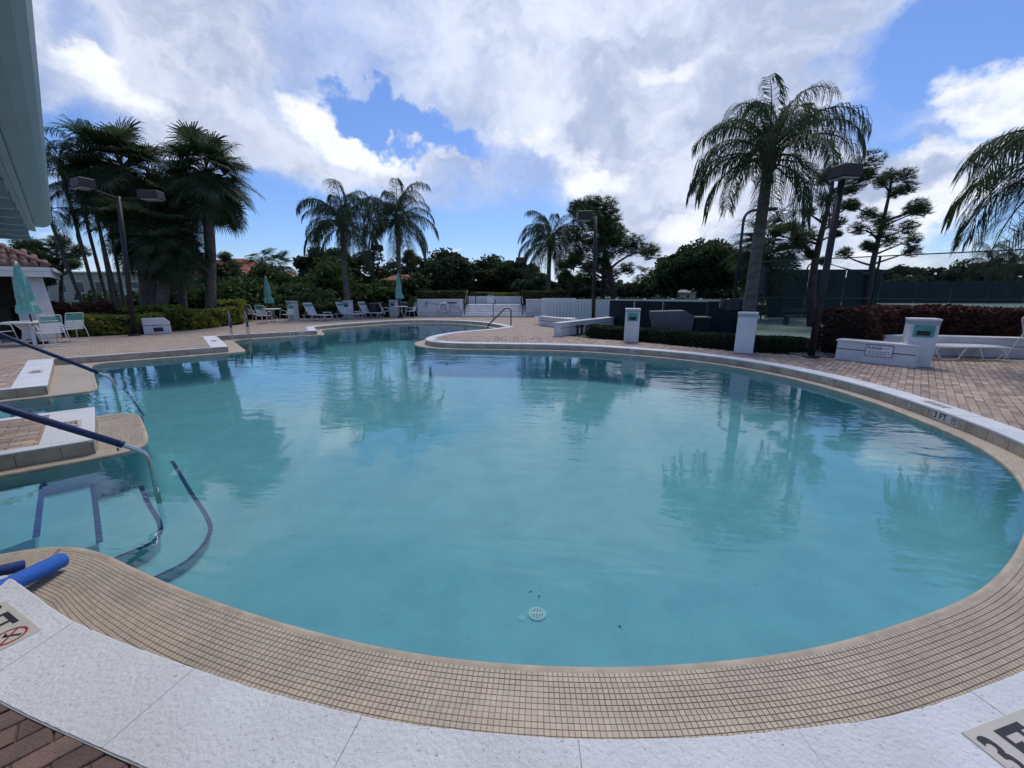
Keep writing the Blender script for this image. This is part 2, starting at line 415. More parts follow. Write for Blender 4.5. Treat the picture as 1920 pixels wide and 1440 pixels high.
RUNS = [('main', MAIN, .45, .33, True), ('far_cove', FAR, .30, .33, True),
        ('notch', [(-8.5, 17.5), (-9.6, 16.75), (-10.4, 16.1), (-11.3, 15.3)], .22, .12, False),
        ('tooth', [(-11.3, 15.3), (-8.76, 12.27)], .45, .42, False),
        ('notch', [(-8.76, 12.27), (-11.55, 9.95)], .22, .10, False),
        ('tooth', [(-11.55, 9.95), (-8.4, 7.02)], .62, .42, False),
        ('cove', [(-8.4, 7.02), (-11.4, 4.45)], .16, .12, False),
        ('cove', [(-11.4, 4.45), (-9.7, 2.65)], .16, .3, False),
        ('cove', [(-9.7, 2.65), (-6.13, 5.63)], .14, .16, False),
        ('tooth', [(-6.13, 5.63), (-4.78, 4.30)], .46, .42, False),
        ('cove', [(-4.78, 4.30), (-7.6, 1.93)], .15, .16, False),
        ('cove', [(-7.6, 1.93), (-6.3, .25)], .16, .3, False),
        ('tip', [(-6.3, .25), (-3.02, 2.06)], .68, .33, False)]
def resample(pts, step):
    P = [Vector((p[0], p[1], 0)) for p in pts]; out = [P[0]]
    for a, b in zip(P[:-1], P[1:]):
        n = max(1, round((b - a).length / step))
        out += [a.lerp(b, (k + 1) / n) for k in range(n)]
    return out
runs = []
for nm, pts, wb, wc, smooth in RUNS:
    q = catmull(pts) if smooth else resample(pts, 0.12)
    runs.append(dict(name=nm, p=q, wb=wb, wc=wc, smooth=smooth))
def seg_normal(a, b):
    t = (b - a); t.z = 0; t.normalize(); return Vector((-t.y, t.x, 0))
def run_normals(p):
    n = []
    for i in range(len(p)):
        n.append(seg_normal(p[max(i - 1, 0)], p[min(i + 1, len(p) - 1)]))
    return n
for r in runs: r['n'] = run_normals(r['p'])
def main_extra(q, f):
    """the ledge is broad along the near side and the peninsula's tip, slim round the far bend"""
    def st(a, b, x): x = min(1, max(0, (x - a) / (b - a))); return x * x * (3 - 2 * x)
    slim = st(1.8, 5.0, q.y) if q.x > 0 else 1.0
    if q.x < 0 and q.y < 6: slim = 0.0
    tip = max(0.0, 1 - math.hypot(q.x + 3.0, q.y - 14.6) / 2.2) if q.x < 0 and q.y > 6 else 0.0
    return -.27 * slim * (1 - tip)
def offset_runs(width):
    """offset every run by width(run) (positive = into the pool), meeting at mitred corners"""
    res = []
    K = len(runs)
    corner = []
    for i in range(K):                        # corner at the start of run i
        a, b = runs[i - 1], runs[i]
        n1, n2 = a['n'][-1], b['n'][0]; w1, w2 = width(a), width(b)
        det = n1.x * n2.y - n1.y * n2.x
        if abs(det) < 0.25: d = (n1 + n2).normalized() * (w1 + w2) / 2
        else: d = Vector(((w1 * n2.y - w2 * n1.y) / det, (n1.x * w2 - n2.x * w1) / det, 0))
        if d.length > 2.2 * max(abs(w1), abs(w2)): d = d.normalized() * 2.2 * max(abs(w1), abs(w2))
        corner.append(d)
    for i in range(K):
        r = runs[i]; w = width(r); p, n = r['p'], r['n']; wa = [w] * len(p)
        s = [0.0]
        for a, b in zip(p[:-1], p[1:]): s.append(s[-1] + (b - a).length)
        L = s[-1]; Lb = min(L, 1.6) if r['smooth'] else L
        if w > .1 and r['name'] == 'main': wa = [w + main_extra(q_, k / len(p)) for k, q_ in enumerate(p)]
        d0 = corner[i] - n[0] * wa[0]; d1 = corner[(i + 1) % K] - n[-1] * wa[-1]
        q = []
        for k in range(len(p)):
            a = max(0, 1 - s[k] / Lb); b = max(0, 1 - (L - s[k]) / Lb)
            q.append(p[k] + n[k] * wa[k] + d0 * a + d1 * b)
        res.append(q); r['s'] = s
    return res
LIP = offset_runs(lambda r: r['wb'])
OUT = offset_runs(lambda r: -r['wc'])
FLR = offset_runs(lambda r: r['wb'] + (0.42 if r['name'] != 'cove' else 0.03))
def loop(rs): return [p for q in rs for p in q[:-1]]
C_LOOP = loop([r['p'] for r in runs]); L_LOOP = loop(LIP); O_LOOP = loop(OUT); F_LOOP = loop(FLR)
def soften(P, closed_smooth=3):
    for _ in range(closed_smooth):
        n = len(P); P = [(P[i - 1] + P[i] * 2 + P[(i + 1) % n]) / 4 for i in range(n)]
    return P
def round_corners(rs, it):
    P = loop(rs); sm = soften(P, it); return sm
L_LOOP = soften(L_LOOP, 10); F_LOOP = soften(F_LOOP, 10)
NL = len(C_LOOP)
Z_RISER, Z_LIP, Z_WATER = -0.160, -0.166, -0.192
def z_floor(y): return -0.88 - 0.012 * (y - 2.0)
def cap_polygon(P, zf, flip=False):
    tri = tessellate_polygon([[Vector((p.x, p.y, 0)) for p in P]])
    V = [(p.x, p.y, zf(p)) for p in P]; F = []
    for a, b, c in tri:
        ar = (P[b].x - P[a].x) * (P[c].y - P[a].y) - (P[c].x - P[a].x) * (P[b].y - P[a].y)
        F.append((a, b, c) if ar > 0 else (a, c, b))
    return V, F
def inside_mask(poly, X, Y):
    px = np.array([p.x for p in poly]); py = np.array([p.y for p in poly]); ins = np.zeros(X.shape, bool)
    j = len(px) - 1
    for i in range(len(px)):
        c = ((py[i] > Y) != (py[j] > Y)) & (X < (px[j] - px[i]) * (Y - py[i]) / (py[j] - py[i] + 1e-12) + px[i])
        ins ^= c; j = i
    return ins

# basin: lip wall, cove to the floor, floor
mb = MB(); n = NL
def mixring(f, z): return [(p.x + (q.x - p.x) * f, p.y + (q.y - p.y) * f, z_floor(p.y) + z) for p, q in zip(L_LOOP, F_LOOP)]
ring = [[(p.x, p.y, Z_LIP) for p in L_LOOP], [(p.x, p.y, Z_LIP - .02) for p in L_LOOP], *[mixring(1 - math.cos(a_), .46 * (1 - math.sin(a_))) for a_ in [rad(x) for x in (0, 15, 30, 45, 60, 75, 90)]]]
vs = [q for r in ring for q in r]
mb.add(vs, [(k * n + i, k * n + (i + 1) % n, (k + 1) * n + (i + 1) % n, (k + 1) * n + i) for k in range(len(ring) - 1) for i in range(n)])
fv, ff = cap_polygon(F_LOOP, lambda p: z_floor(p.y))
basin = struct('pool_basin', mb.mesh('pool_basin', 'plaster_pool', True), 'plaster_pool', 'pale aqua plastered basin of the free-form swimming pool')

MB().add(fv, ff).build('basin_floor', 'plaster_pool', basin)
# water
m = bpy.data.materials.new('water'); m.use_nodes = True; t = m.node_tree; t.nodes.clear(); N = NT(t)
pos = N.n('ShaderNodeNewGeometry').outputs['Position']
calm = N.ramp(N.noise(pos, 0.34, 2, 0.5), 0.40, 0.60, 0.14, 1.0)
rot = N.n('ShaderNodeMapping'); rot.inputs['Rotation'].default_value = (0, 0, rad(9)); N.link(pos, rot.inputs[0]); wp = rot.outputs[0]
h1 = N.noise(N.vm('MULTIPLY', wp, (0.6, 1.1, 1)), 1.3, 2, 0.5, 0.4)
h2 = N.noise(N.vm('MULTIPLY', wp, (0.36, 1.15, 1)), 4.2, 2, 0.5, 0.25)
h3 = N.noise(N.vm('MULTIPLY', wp, (0.45, 1.2, 1)), 10.0, 2, 0.5, 0.25)
hh = N.m('ADD', N.m('ADD', N.m('MULTIPLY', h1, 0.55), N.m('MULTIPLY', h2, 0.46)), N.m('MULTIPLY', h3, 0.16))
bp = N.n('ShaderNodeBump'); bp.inputs['Distance'].default_value = 0.06
N.link(hh, bp.inputs['Height']); N.link(N.m('MULTIPLY', calm, 0.30), bp.inputs['Strength'])
fr = N.n('ShaderNodeFresnel'); fr.inputs['IOR'].default_value = 1.48; N.link(bp.outputs[0], fr.inputs['Normal'])
gl = N.n('ShaderNodeBsdfGlossy'); gl.inputs['Roughness'].default_value = 0.015; gl.inputs['Color'].default_value = (0.97, 0.98, 1, 1); N.link(bp.outputs[0], gl.inputs['Normal'])
tr = N.n('ShaderNodeBsdfTransparent'); tr.inputs[0].default_value = (0.64, 0.84, 0.89, 1)
mx = N.n('ShaderNodeMixShader'); N.link(fr.outputs[0], mx.inputs[0]); N.link(tr.outputs[0], mx.inputs[1]); N.link(gl.outputs[0], mx.inputs[2])
o = N.n('ShaderNodeOutputMaterial'); N.link(mx.outputs[0], o.inputs[0]); MATS['water'] = m
wv, wf = cap_polygon(L_LOOP, lambda p: Z_WATER)
water = struct('pool_water', MB().add(wv, wf), 'water', 'rippled turquoise pool water')

# gutter bed under the mosaic band, riser wall bed
mb = MB()
vs = [(p.x, p.y, Z_RISER - .004) for p in C_LOOP] + [(p.x, p.y, Z_LIP - .003) for p in L_LOOP]
mb.add(vs, [(i, (i + 1) % n, n + (i + 1) % n, n + i) for i in range(n)])
gutter = struct('gutter', mb, 'grout_dark', 'beige mosaic overflow ledge running round the pool')
# rounded lip of the ledge
mb = MB()
def lip_ring(dw, z):
    out = []
    for i in range(n):
        nn = seg_normal(L_LOOP[i - 1], L_LOOP[(i + 1) % n]); q = L_LOOP[i] + nn * dw; out.append((q.x, q.y, z))
    return out
rings = [lip_ring(-.03, Z_LIP + .001), lip_ring(-.012, Z_LIP + .006), lip_ring(.006, Z_LIP + .001), lip_ring(.014, Z_LIP - .010), lip_ring(.010, Z_LIP - .035)]
mb.add([q for r in rings for q in r], [(k * n + i, k * n + (i + 1) % n, (k + 1) * n + (i + 1) % n, (k + 1) * n + i) for k in range(4) for i in range(n)])
mb.build('ledge_nose', 'riser_tile', gutter, smooth=True)
mb = MB()
vs = [(p.x, p.y, -.004) for p in C_LOOP] + [(p.x, p.y, Z_RISER - .006) for p in C_LOOP]
mb.add(vs, [(i, n + i, n + (i + 1) % n, (i + 1) % n) for i in range(n)])
riser = struct('riser_wall', mb, 'grout_bed', 'low vertical wall of beige tiles under the white coping')

# cumulative position helpers over the closed loop
CUMS = np.concatenate([[0], np.cumsum([(C_LOOP[(i + 1) % n] - C_LOOP[i]).length for i in range(n)])])
PER = CUMS[-1]
_cx = np.array([p.x for p in C_LOOP] + [C_LOOP[0].x]); _cy = np.array([p.y for p in C_LOOP] + [C_LOOP[0].y])
_lx = np.array([p.x for p in L_LOOP] + [L_LOOP[0].x]); _ly = np.array([p.y for p in L_LOOP] + [L_LOOP[0].y])
_ox = np.array([p.x for p in O_LOOP] + [O_LOOP[0].x]); _oy = np.array([p.y for p in O_LOOP] + [O_LOOP[0].y])
def at_s(s, X, Y): s = np.mod(s, PER); return np.interp(s, CUMS, X), np.interp(s, CUMS, Y)
def near_s(x, y):
    return CUMS[int(np.argmin((_cx - x) ** 2 + (_cy - y) ** 2))]
def frame_at(s):
    x, y = at_s(s, _cx, _cy); x0, y0 = at_s(s - .12, _cx, _cy); x1, y1 = at_s(s + .12, _cx, _cy)
    t = Vector((float(x1 - x0), float(y1 - y0), 0)).normalized(); return Vector((float(x), float(y), 0)), t, Vector((-t.y, t.x, 0))

# riser tiles, one by one
hidden_lo, hidden_hi = near_s(-2.9, 2.0), near_s(4.6, 2.85)     # the near side turns its back to the lens
s = 0.0; k = 0
while s < PER - .05:
    w = 0.33
    if not (hidden_lo < s < hidden_hi):
        a, ta, na = frame_at(s + .004); b, tb, nb = frame_at(min(s + w - .004, PER))
        kk = 4; mbt = MB(); top = []
        for i in range(kk):
            p, t_, n_ = frame_at(s + .004 + (w - .008) * i / (kk - 1)); 
            x, y = at_s(s + .004 + (w - .008) * i / (kk - 1), _cx, _cy)
            top.append((Vector((float(x), float(y), 0)), n_))
        z0, z1 = -.006, Z_RISER
        vs = []
        for p, n_ in top: vs += [p + n_ * .007 + Vector((0, 0, z0)), p + n_ * .007 + Vector((0, 0, z1)), p + Vector((0, 0, z0)), p + Vector((0, 0, z1))]
        fs = []
        for i in range(kk - 1):
            b0, b1 = i * 4, i * 4 + 4
            fs += [(b0, b0 + 1, b1 + 1, b1), (b0 + 2, b0, b1, b1 + 2), (b0 + 1, b0 + 3, b1 + 3, b1 + 1)]
        fs += [(0, 2, 3, 1), ((kk - 1) * 4, (kk - 1) * 4 + 1, (kk - 1) * 4 + 3, (kk - 1) * 4 + 2)]
        mbt.add(vs, fs, random.random()); mbt.build('riser_tile', 'riser_tile', riser); k += 1
    s += w

# coping slabs, one by one
mb = MB(); mb.add([(p.x, p.y, .0012) for p in C_LOOP] + [(p.x, p.y, .0012) for p in O_LOOP], [(i, n + i, n + (i + 1) % n, (i + 1) % n) for i in range(n)])
coping = struct('coping', mb, 'coping_joint', 'white painted coping round the pool edge')
bounds = []
acc = 0
for r in runs:
    L = r['s'][-1]; k = max(1, round(L / (0.86 if r['smooth'] else 1.1))); bounds += [acc + L * i / k for i in range(k)]; acc += L
bounds.append(PER)
for s0, s1 in zip(bounds[:-1], bounds[1:]):
    near_ = s0 < near_s(3.2, 1.85); kk = max(2, int((s1 - s0) / (.03 if near_ else .12)) + 1); g = .0015
    ss = np.linspace(s0 + g, s1 - g, kk); mbt = MB(); vs = []
    jit = random.uniform(-.0015, .0015)
    for q in ss:
        cx, cy = at_s(q, _cx, _cy); ox, oy = at_s(q, _ox, _oy); _, t_, n_ = frame_at(q)
        c = Vector((float(cx), float(cy), 0)); o_ = Vector((float(ox), float(oy), 0)); e = (c - o_).normalized()
        zt = .006 + jit
        if near_: c = c + e * (random.gauss(0, .0011) + .0022 * math.sin(q * 7) * math.sin(q * 2.3)); o_ = o_ + e * random.gauss(0, .0008)
        vs += [c + e * .012 + Vector((0, 0, -.022)), c + e * .014 + Vector((0, 0, zt - .008)), c + e * .006 + Vector((0, 0, zt)), o_ + e * .006 + Vector((0, 0, zt)), o_ + Vector((0, 0, zt - .008)), o_ + Vector((0, 0, -.03))]
    fs = []
    for i in range(kk - 1):
        for j in range(5): fs.append((i * 6 + j, i * 6 + 6 + j, i * 6 + 7 + j, i * 6 + 1 + j)[::-1])
    fs += [tuple(range(6)), tuple((kk - 1) * 6 + j for j in range(5, -1, -1))]
    mbt.add(vs, fs, random.random()); mbt.build('coping_slab', 'coping_white', coping)

# ------------------------------------------------------------------ mosaic tiles of the ledge
PITCH_T = 0.0272
tiles = []                                  # centre, tangent, across, w, l, tint
def mosaic(s0, s1):
    mid = 0.5 * (s0 + s1)
    ns = int((s1 - s0) / PITCH_T)
    sheet_t = {}
    for i in range(ns):
        s = s0 + (i + .5) * PITCH_T
        cx, cy = at_s(s, _cx, _cy); lx, ly = at_s(s, _lx, _ly); cx2, cy2 = at_s(s + .01, _cx, _cy); lx2, ly2 = at_s(s + .01, _lx, _ly)
        c = np.array([cx, cy]); l = np.array([lx, ly]); wd = np.hypot(*(l - c)); rows = int((wd - .038) / PITCH_T); rem = wd - .038 - rows * PITCH_T
        for j in range(rows + 1):
            pa = PITCH_T if j < rows else rem
            if pa < .007: break
            f = 1 - (.022 + j * PITCH_T + pa / 2) / wd
            p = c + (l - c) * f
            tg = (np.array([cx2, cy2]) - c) * (1 - f) + (np.array([lx2, ly2]) - l) * f
            step = np.hypot(*tg) / .01 * PITCH_T
            if step < .012: continue
            tg = tg / np.hypot(*tg); ac = (l - c) / wd
            sh = (i // 11, (j + 1) // 3)
            if sh not in sheet_t: sheet_t[sh] = (random.gauss(0, .0007), random.gauss(0, .0005), random.uniform(.25, .75))
            a, b, tt = sheet_t[sh]
            p = p + tg * a + ac * b
            z = Z_RISER + (Z_LIP - Z_RISER) * f
            tiles.append((p[0], p[1], z, tg[0], tg[1], ac[0], ac[1], step - .0020, pa - .0020, min(1, max(0, tt + random.gauss(0, .16))) if random.random() > .02 else random.choice([0, 1.15])))
mosaic(0.0, near_s(4.9, 3.2))
sB0, sB1 = near_s(-6.13, 5.63), near_s(-4.78, 4.30)
mosaic(sB0 + .03, sB1 - .02)
mosaic(PER - 1.6, PER)
T = np.array(tiles)
cen = T[:, :3].copy(); u_, v_, zc_ = proj(cen)
vis = (u_ > -10) & (u_ < 1930) & (v_ < 1450) & (zc_ > .1)
view = cen - np.array([0, 0, EYE]); area = T[:, 7] * T[:, 8] * (-view[:, 2]) / (np.linalg.norm(view, axis=1) ** 3)
# tiles behind the coping's edge are not seen
hidden = np.zeros(len(T), bool)
fh = EYE / (EYE - cen[:, 2]); hx = cen[:, 0] * fh; hy = cen[:, 1] * fh
hidden = ~inside_mask(C_LOOP, hx, hy)
area[~vis | hidden] = 0
order = np.argsort(-area)[:300]; pick = np.zeros(len(T), bool); pick[order] = True
def tile_mesh(nm, w, l, h, bev, mat, tint):
    b = MB(); x, y = w / 2, l / 2; e = bev
    vs = [(-x, -y, -h), (x, -y, -h), (x, y, -h), (-x, y, -h), (-x, -y, -e), (x, -y, -e), (x, y, -e), (-x, y, -e), (-x + e, -y + e, 0), (x - e, -y + e, 0), (x - e, y - e, 0), (-x + e, y - e, 0)]
    fs = [(8, 9, 10, 11)] + [(i, (i + 1) % 4, 4 + (i + 1) % 4, 4 + i) for i in range(4)] + [(4 + i, 4 + (i + 1) % 4, 8 + (i + 1) % 4, 8 + i) for i in range(4)]
    return b.add(vs, fs, tint).mesh(nm, mat)
def many_tiles(name, T, h, bev, mat):
    k = len(T); tx = T[:, 3:5]; ac = T[:, 5:7]; w = T[:, 7:8] / 2; l = T[:, 8:9] / 2
    V = np.zeros((k, 8, 3))
    for i, (a, b) in enumerate(((-1, -1), (1, -1), (1, 1), (-1, 1))):
        V[:, i, :2] = T[:, :2] + tx * (a * w) + ac * (b * l); V[:, i, 2] = T[:, 2] - h
        V[:, 4 + i, :2] = T[:, :2] + tx * (a * (w - bev)) + ac * (b * (l - bev)); V[:, 4 + i, 2] = T[:, 2]
    q = np.array([(4, 5, 6, 7), (0, 1, 5, 4), (1, 2, 6, 5), (2, 3, 7, 6), (3, 0, 4, 7)])
    F = (q[None] + (np.arange(k) * 8)[:, None, None]).reshape(-1, 4)
    return np_mesh(name, V.reshape(-1, 3), F, mat, np.repeat(T[:, 9], 5))
tmesh = [tile_mesh('mosaic_tile', PITCH_T - .0020, PITCH_T - .0020, .006, .0012, 'mosaic', t_) for t_ in (.1, .3, .45, .6, .8, 1.0)]
TILE_LIFT = .0010
for i in np.nonzero(pick)[0]:
    r = T[i]; o = link('mosaic_tile', tmesh[min(5, int(max(0, r[9]) * 5.99))], gutter, (r[0], r[1], r[2] + TILE_LIFT), math.atan2(r[4], r[3]))
    o.scale = (r[7] / (PITCH_T - .0020), r[8] / (PITCH_T - .0020), 1)
R = T[~pick].copy(); R[:, 2] += TILE_LIFT
o = link('mosaic_tiles', many_tiles('mosaic_tiles', R, .006, .0012, 'mosaic'), gutter); o['kind'] = 'stuff'
# farther round, where single tiles can no longer be told apart, the band is one surface
fs_a, fs_b = near_s(4.9, 3.2), near_s(-6.13, 5.63)
mb = MB(); i0 = int(np.searchsorted(CUMS, fs_a)) - 1; i1 = n
vs = []; idx = [i for i in range(i0, n + 1) if not (sB0 + .03 <= CUMS[i] <= sB1 - .02)]
prev = None; cnt = 0
for i in range(i0, n + 1):
    c, l = C_LOOP[i % n], L_LOOP[i % n]
    if prev is not None and not (sB0 + .03 < CUMS[i] < sB1 - .02) and CUMS[i] < PER - 1.5:
        pc, pl = prev
        mb.add([(pc.x, pc.y, Z_RISER), (c.x, c.y, Z_RISER), (l.x, l.y, Z_LIP), (pl.x, pl.y, Z_LIP)], [(0, 1, 2, 3)])
    prev = (c, l)
# procedural grid for it
m = bpy.data.materials.new('mosaic_far'); m.use_nodes = True; t = m.node_tree; b = t.nodes['Principled BSDF']; N = NT(t)
pos = N.n('ShaderNodeNewGeometry').outputs['Position']
br = N.n('ShaderNodeTexBrick'); br.offset = 0.0
br.inputs['Scale'].default_value = 1.0; br.inputs['Brick Width'].default_value = .0272; br.inputs['Row Height'].default_value = .0272; br.inputs['Mortar Size'].default_value = .0022
br.inputs['Color1'].default_value = (0.50, 0.43, 0.34, 1); br.inputs['Color2'].default_value = (0.45, 0.385, 0.31, 1); br.inputs['Mortar'].default_value = (.24, .20, .16, 1)
mp = N.n('ShaderNodeMapping'); mp.inputs['Rotation'].default_value = (0, 0, rad(45)); N.link(pos, mp.inputs[0]); N.link(mp.outputs[0], br.inputs['Vector'])
N.link(N.mix(N.ramp(N.noise(pos, 2.0, 6, .6), .35, .7, 0, .5), br.outputs[0], (.27, .225, .17)), b.inputs['Base Color']); b.inputs['Roughness'].default_value = .6; MATS['mosaic_far'] = m
mb.build('ledge_surface', 'mosaic_far', gutter)

# ------------------------------------------------------------------ ground, deck and pavers
ground = MB(); gx = 900
hole = O_LOOP
outer = [Vector((-26, -8, 0)), Vector((20, -8, 0)), Vector((20, 34, 0)), Vector((-26, 34, 0))]
tri = tessellate_polygon([[Vector(p) for p in outer], [Vector((p.x, p.y, 0)) for p in hole]])
allp = outer + list(hole)
def oriented(P, tri):
    F = []
    for a, b, c in tri:
        ar = (P[b].x - P[a].x) * (P[c].y - P[a].y) - (P[c].x - P[a].x) * (P[b].y - P[a].y)
        F.append((a, b, c) if ar > 0 else (a, c, b))
    return F
FT = oriented(allp, tri)
ground.add([(p.x, p.y, -.030) for p in allp], FT)
ground.add([(-gx, -8, -.030), (gx, -8, -.030), (gx, -gx, -.030), (-gx, -gx, -.030)], [(3, 2, 1, 0)])
ground.add([(-gx, 34, -.030), (gx, 34, -.030), (gx, gx * 2, -.030), (-gx, gx * 2, -.030)], [(0, 1, 2, 3)])
ground.add([(-gx, -8, -.030), (-26, -8, -.030), (-26, 34, -.030), (-gx, 34, -.030)], [(0, 1, 2, 3)])
ground.add([(20, -8, -.030), (gx, -8, -.030), (gx, 34, -.030), (20, 34, -.030)], [(0, 1, 2, 3)])
struct('ground', ground, 'lawn', 'green lawn reaching back from the pool deck')
# deck polygon: everything paved
DECK = [(-24, -7), (13.5, -7), (13.5, 10.15), (11.6, 10.55), (8.05, 10.35), (7.4, 10.75), (6.4, 11.25), (4.4, 13.5), (2.75, 14.6), (1.95, 15.6), (2.2, 20.0), (1.9, 27.6), (-6.4, 27.8),
        (-14.6, 25.6), (-16.2, 22.0), (-14.2, 19.7), (-14.6, 16.9), (-16.2, 15.1), (-17.5, 14.6), (-24, 16.5)]
DV = [Vector((x, y, 0)) for x, y in DECK]
FT = oriented(DV + list(hole), tessellate_polygon([DV, [Vector((p.x, p.y, 0)) for p in hole]]))
bed = MB().add([(p.x, p.y, -.011) for p in DV + list(hole)], FT)
m = bpy.data.materials.new('paving_far'); m.use_nodes = True; t = m.node_tree; b = t.nodes['Principled BSDF']; N = NT(t)
pos = N.n('ShaderNodeNewGeometry').outputs['Position']
mp = N.n('ShaderNodeMapping'); mp.inputs['Rotation'].default_value = (0, 0, rad(-45)); N.link(pos, mp.inputs[0])
br = N.n('ShaderNodeTexBrick'); N.link(mp.outputs[0], br.inputs['Vector'])
br.inputs['Scale'].default_value = 1.0; br.inputs['Brick Width'].default_value = .2; br.inputs['Row Height'].default_value = .1; br.inputs['Mortar Size'].default_value = .0035
br.inputs['Color1'].default_value = (0.40, 0.315, 0.25, 1); br.inputs['Color2'].default_value = (0.27, 0.215, 0.175, 1); br.inputs['Mortar'].default_value = (.12, .095, .075, 1)
dist = N.vm('LENGTH', pos)
c = N.mix(N.ramp(N.noise(pos, 1.2, 6, .6), .35, .7, 0, .35), br.outputs[0], (.30, .25, .20)); c = N.mix(N.m('GREATER_THAN', dist, 15.4), (.10, .08, .062), c); N.link(c, b.inputs['Base Color']); b.inputs['Roughness'].default_value = .85; MATS['paving_far'] = m
deck = struct('paved_deck', bed, 'paving_far', 'tan and pink brick paved pool deck')
PL, PW = .2, .1
a45 = rad(45); ex = np.array([math.cos(a45), math.sin(a45)]); ey = np.array([-math.sin(a45), math.cos(a45)])
ii, jj = np.meshgrid(np.arange(-170, 190), np.arange(-260, 320))
lx = (ii + .5 * (jj % 2)) * PL; ly = jj * PW
X = lx * ex[0] + ly * ey[0]; Y = lx * ex[1] + ly * ey[1]
X = X.ravel(); Y = Y.ravel()
dd = np.hypot(X, Y)
keep = (dd < 15.5) & (Y > -3.5)
uu, vv, zz = proj(np.stack([X, Y, X * 0], 1)); uu[zz < .3] = -999
X, Y, dd, uu, vv = X[keep], Y[keep], dd[keep], uu[keep], vv[keep]
keep = inside_mask(DV, X, Y)
oi = soften(list(O_LOOP), 2)
def clear_of(poly, X, Y, marg):
    k = ~inside_mask(poly, X, Y)
    for ax in (-1, 0, 1):
        for ay in (-1, 0, 1):
            if ax or ay:
                pass
    return k
# a paver survives where less than half of it would run under the coping
O2 = loop(offset_runs(lambda r: -max(.01, r['wc'] - .10))); keep &= ~inside_mask(O2, X, Y)
X, Y, dd, uu, vv = X[keep], Y[keep], dd[keep], uu[keep], vv[keep]
k = len(X)
red = (Y < 1.45) & (X < 0) & (X > -4.4)  # strip under the eave: red pavers with shade put into the colour
tt = np.clip(rng.normal(.5, .24, k), 0, 1.1)
TP = np.stack([X + rng.normal(0, .0012, k), Y + rng.normal(0, .0012, k), -.002 + rng.normal(0, .0012, k), np.full(k, ex[0]), np.full(k, ex[1]), np.full(k, ey[0]), np.full(k, ey[1]), np.full(k, PL - .006), np.full(k, PW - .006), tt], 1)
TP[:, 2] = np.minimum(TP[:, 2], .001)
ar = PL * PW * EYE / (np.hypot(dd, EYE) ** 3)
ar[(uu < 0) | (uu > 1920) | (vv > 1440)] = 0
order = np.argsort(-ar)[:298]; pick = np.zeros(k, bool); pick[order] = True
pm = {(mt, q): tile_mesh('paver', PL - .006, PW - .006, .03, .004, mt, t_) for mt in ('paver', 'paver_red_shaded') for q, t_ in enumerate((.05, .25, .42, .58, .78, 1.0))}
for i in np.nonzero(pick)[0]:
    r = TP[i]; o = link('paver', pm[('paver_red_shaded' if red[i] else 'paver', min(5, int(r[9] * 5.99)))], deck, (r[0], r[1], r[2]), a45 + random.gauss(0, .006))
R = TP[~pick & ~red]; o = link('pavers', many_tiles('pavers', R, .02, .003, 'paver'), deck); o['kind'] = 'stuff'
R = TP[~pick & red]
if len(R): o = link('red_shaded_pavers', many_tiles('red_shaded_pavers', R, .02, .003, 'paver_red_shaded'), deck); o['kind'] = 'stuff'
mb = MB()   # joint sand under the laid pavers
JS = [Vector((x, y, 0)) for x, y in [(-14.9, -2), (11.4, -2), (11.4, 10.5), (8.05, 10.3), (7.4, 10.7), (6.4, 11.2), (4.4, 13.4), (2.8, 14.4), (0, 15.5), (-6, 14.5), (-10.5, 11.6), (-13.5, 7.5)]]
print('tiles', len(T), 'pavers', k)

# ------------------------------------------------------------------ pool steps, drain, markers
def step_set(lines, zs, back, tag_name):
    """submerged treads: each nose line runs across the cove, the tread fills back to the entry"""
    root = thing('pool_steps', tag_name, 'steps')
    for k, (ln, z) in enumerate(zip(lines, zs)):
        P = [G(u, v, z) for u, v in ln]
        Q = catmull([(p.x, p.y) for p in P], .08)
        poly = [(p.x, p.y) for p in Q] + back
        tread = MB().prism(poly, -1.6, z).build('tread', 'plaster_pool', root)
        nb = MB()
        for a, b in zip(Q[:-1], Q[1:]):
            d_ = (b - a); L_ = d_.length; d_.normalize(); q = Vector((-d_.y, d_.x, 0))
            w = .038
            a2, b2 = a + d_ * .002, b - d_ * .002
            nb.add([(a2 + q * w).to_tuple()[:2] + (z + .003,), (a2 - q * .004).to_tuple()[:2] + (z + .003,), (b2 - q * .004).to_tuple()[:2] + (z + .003,), (b2 + q * w).to_tuple()[:2] + (z + .003,),
                    (a2 - q * .004).to_tuple()[:2] + (z - .03,), (b2 - q * .004).to_tuple()[:2] + (z - .03,)], [(0, 1, 2, 3), (1, 4, 5, 2)], random.random())
        o = nb.build('nose_tiles', 'blue_tile', tread); o['kind'] = 'stuff'
    return root
step_set([[(320, 865), (352, 920), (385, 972), (388, 1005), (350, 1050), (285, 1083)], [(250, 888), (272, 940), (296, 985), (285, 1015), (215, 1045)], [(168, 905), (175, 950), (182, 1020)], [(76, 905), (70, 950), (62, 1010)]],
         [-.80, -.64, -.47, -.32], [(-4.6, 1.5), (-7.0, 1.0), (-5.9, 3.35)], 'submerged pool steps with dark blue nosing beside the foam noodles')
step_set([[(237, 735), (252, 758), (268, 780)], [(194, 743), (200, 770)], [(143, 746), (145, 775)], [(86, 751), (85, 784)], [(29, 753), (18, 792)]],
         [-.80, -.66, -.52, -.40, -.30], [(-9.9, 3.2), (-10.9, 4.9), (-9.0, 6.3)], 'submerged pool steps with dark blue nosing between the two tiled platforms')

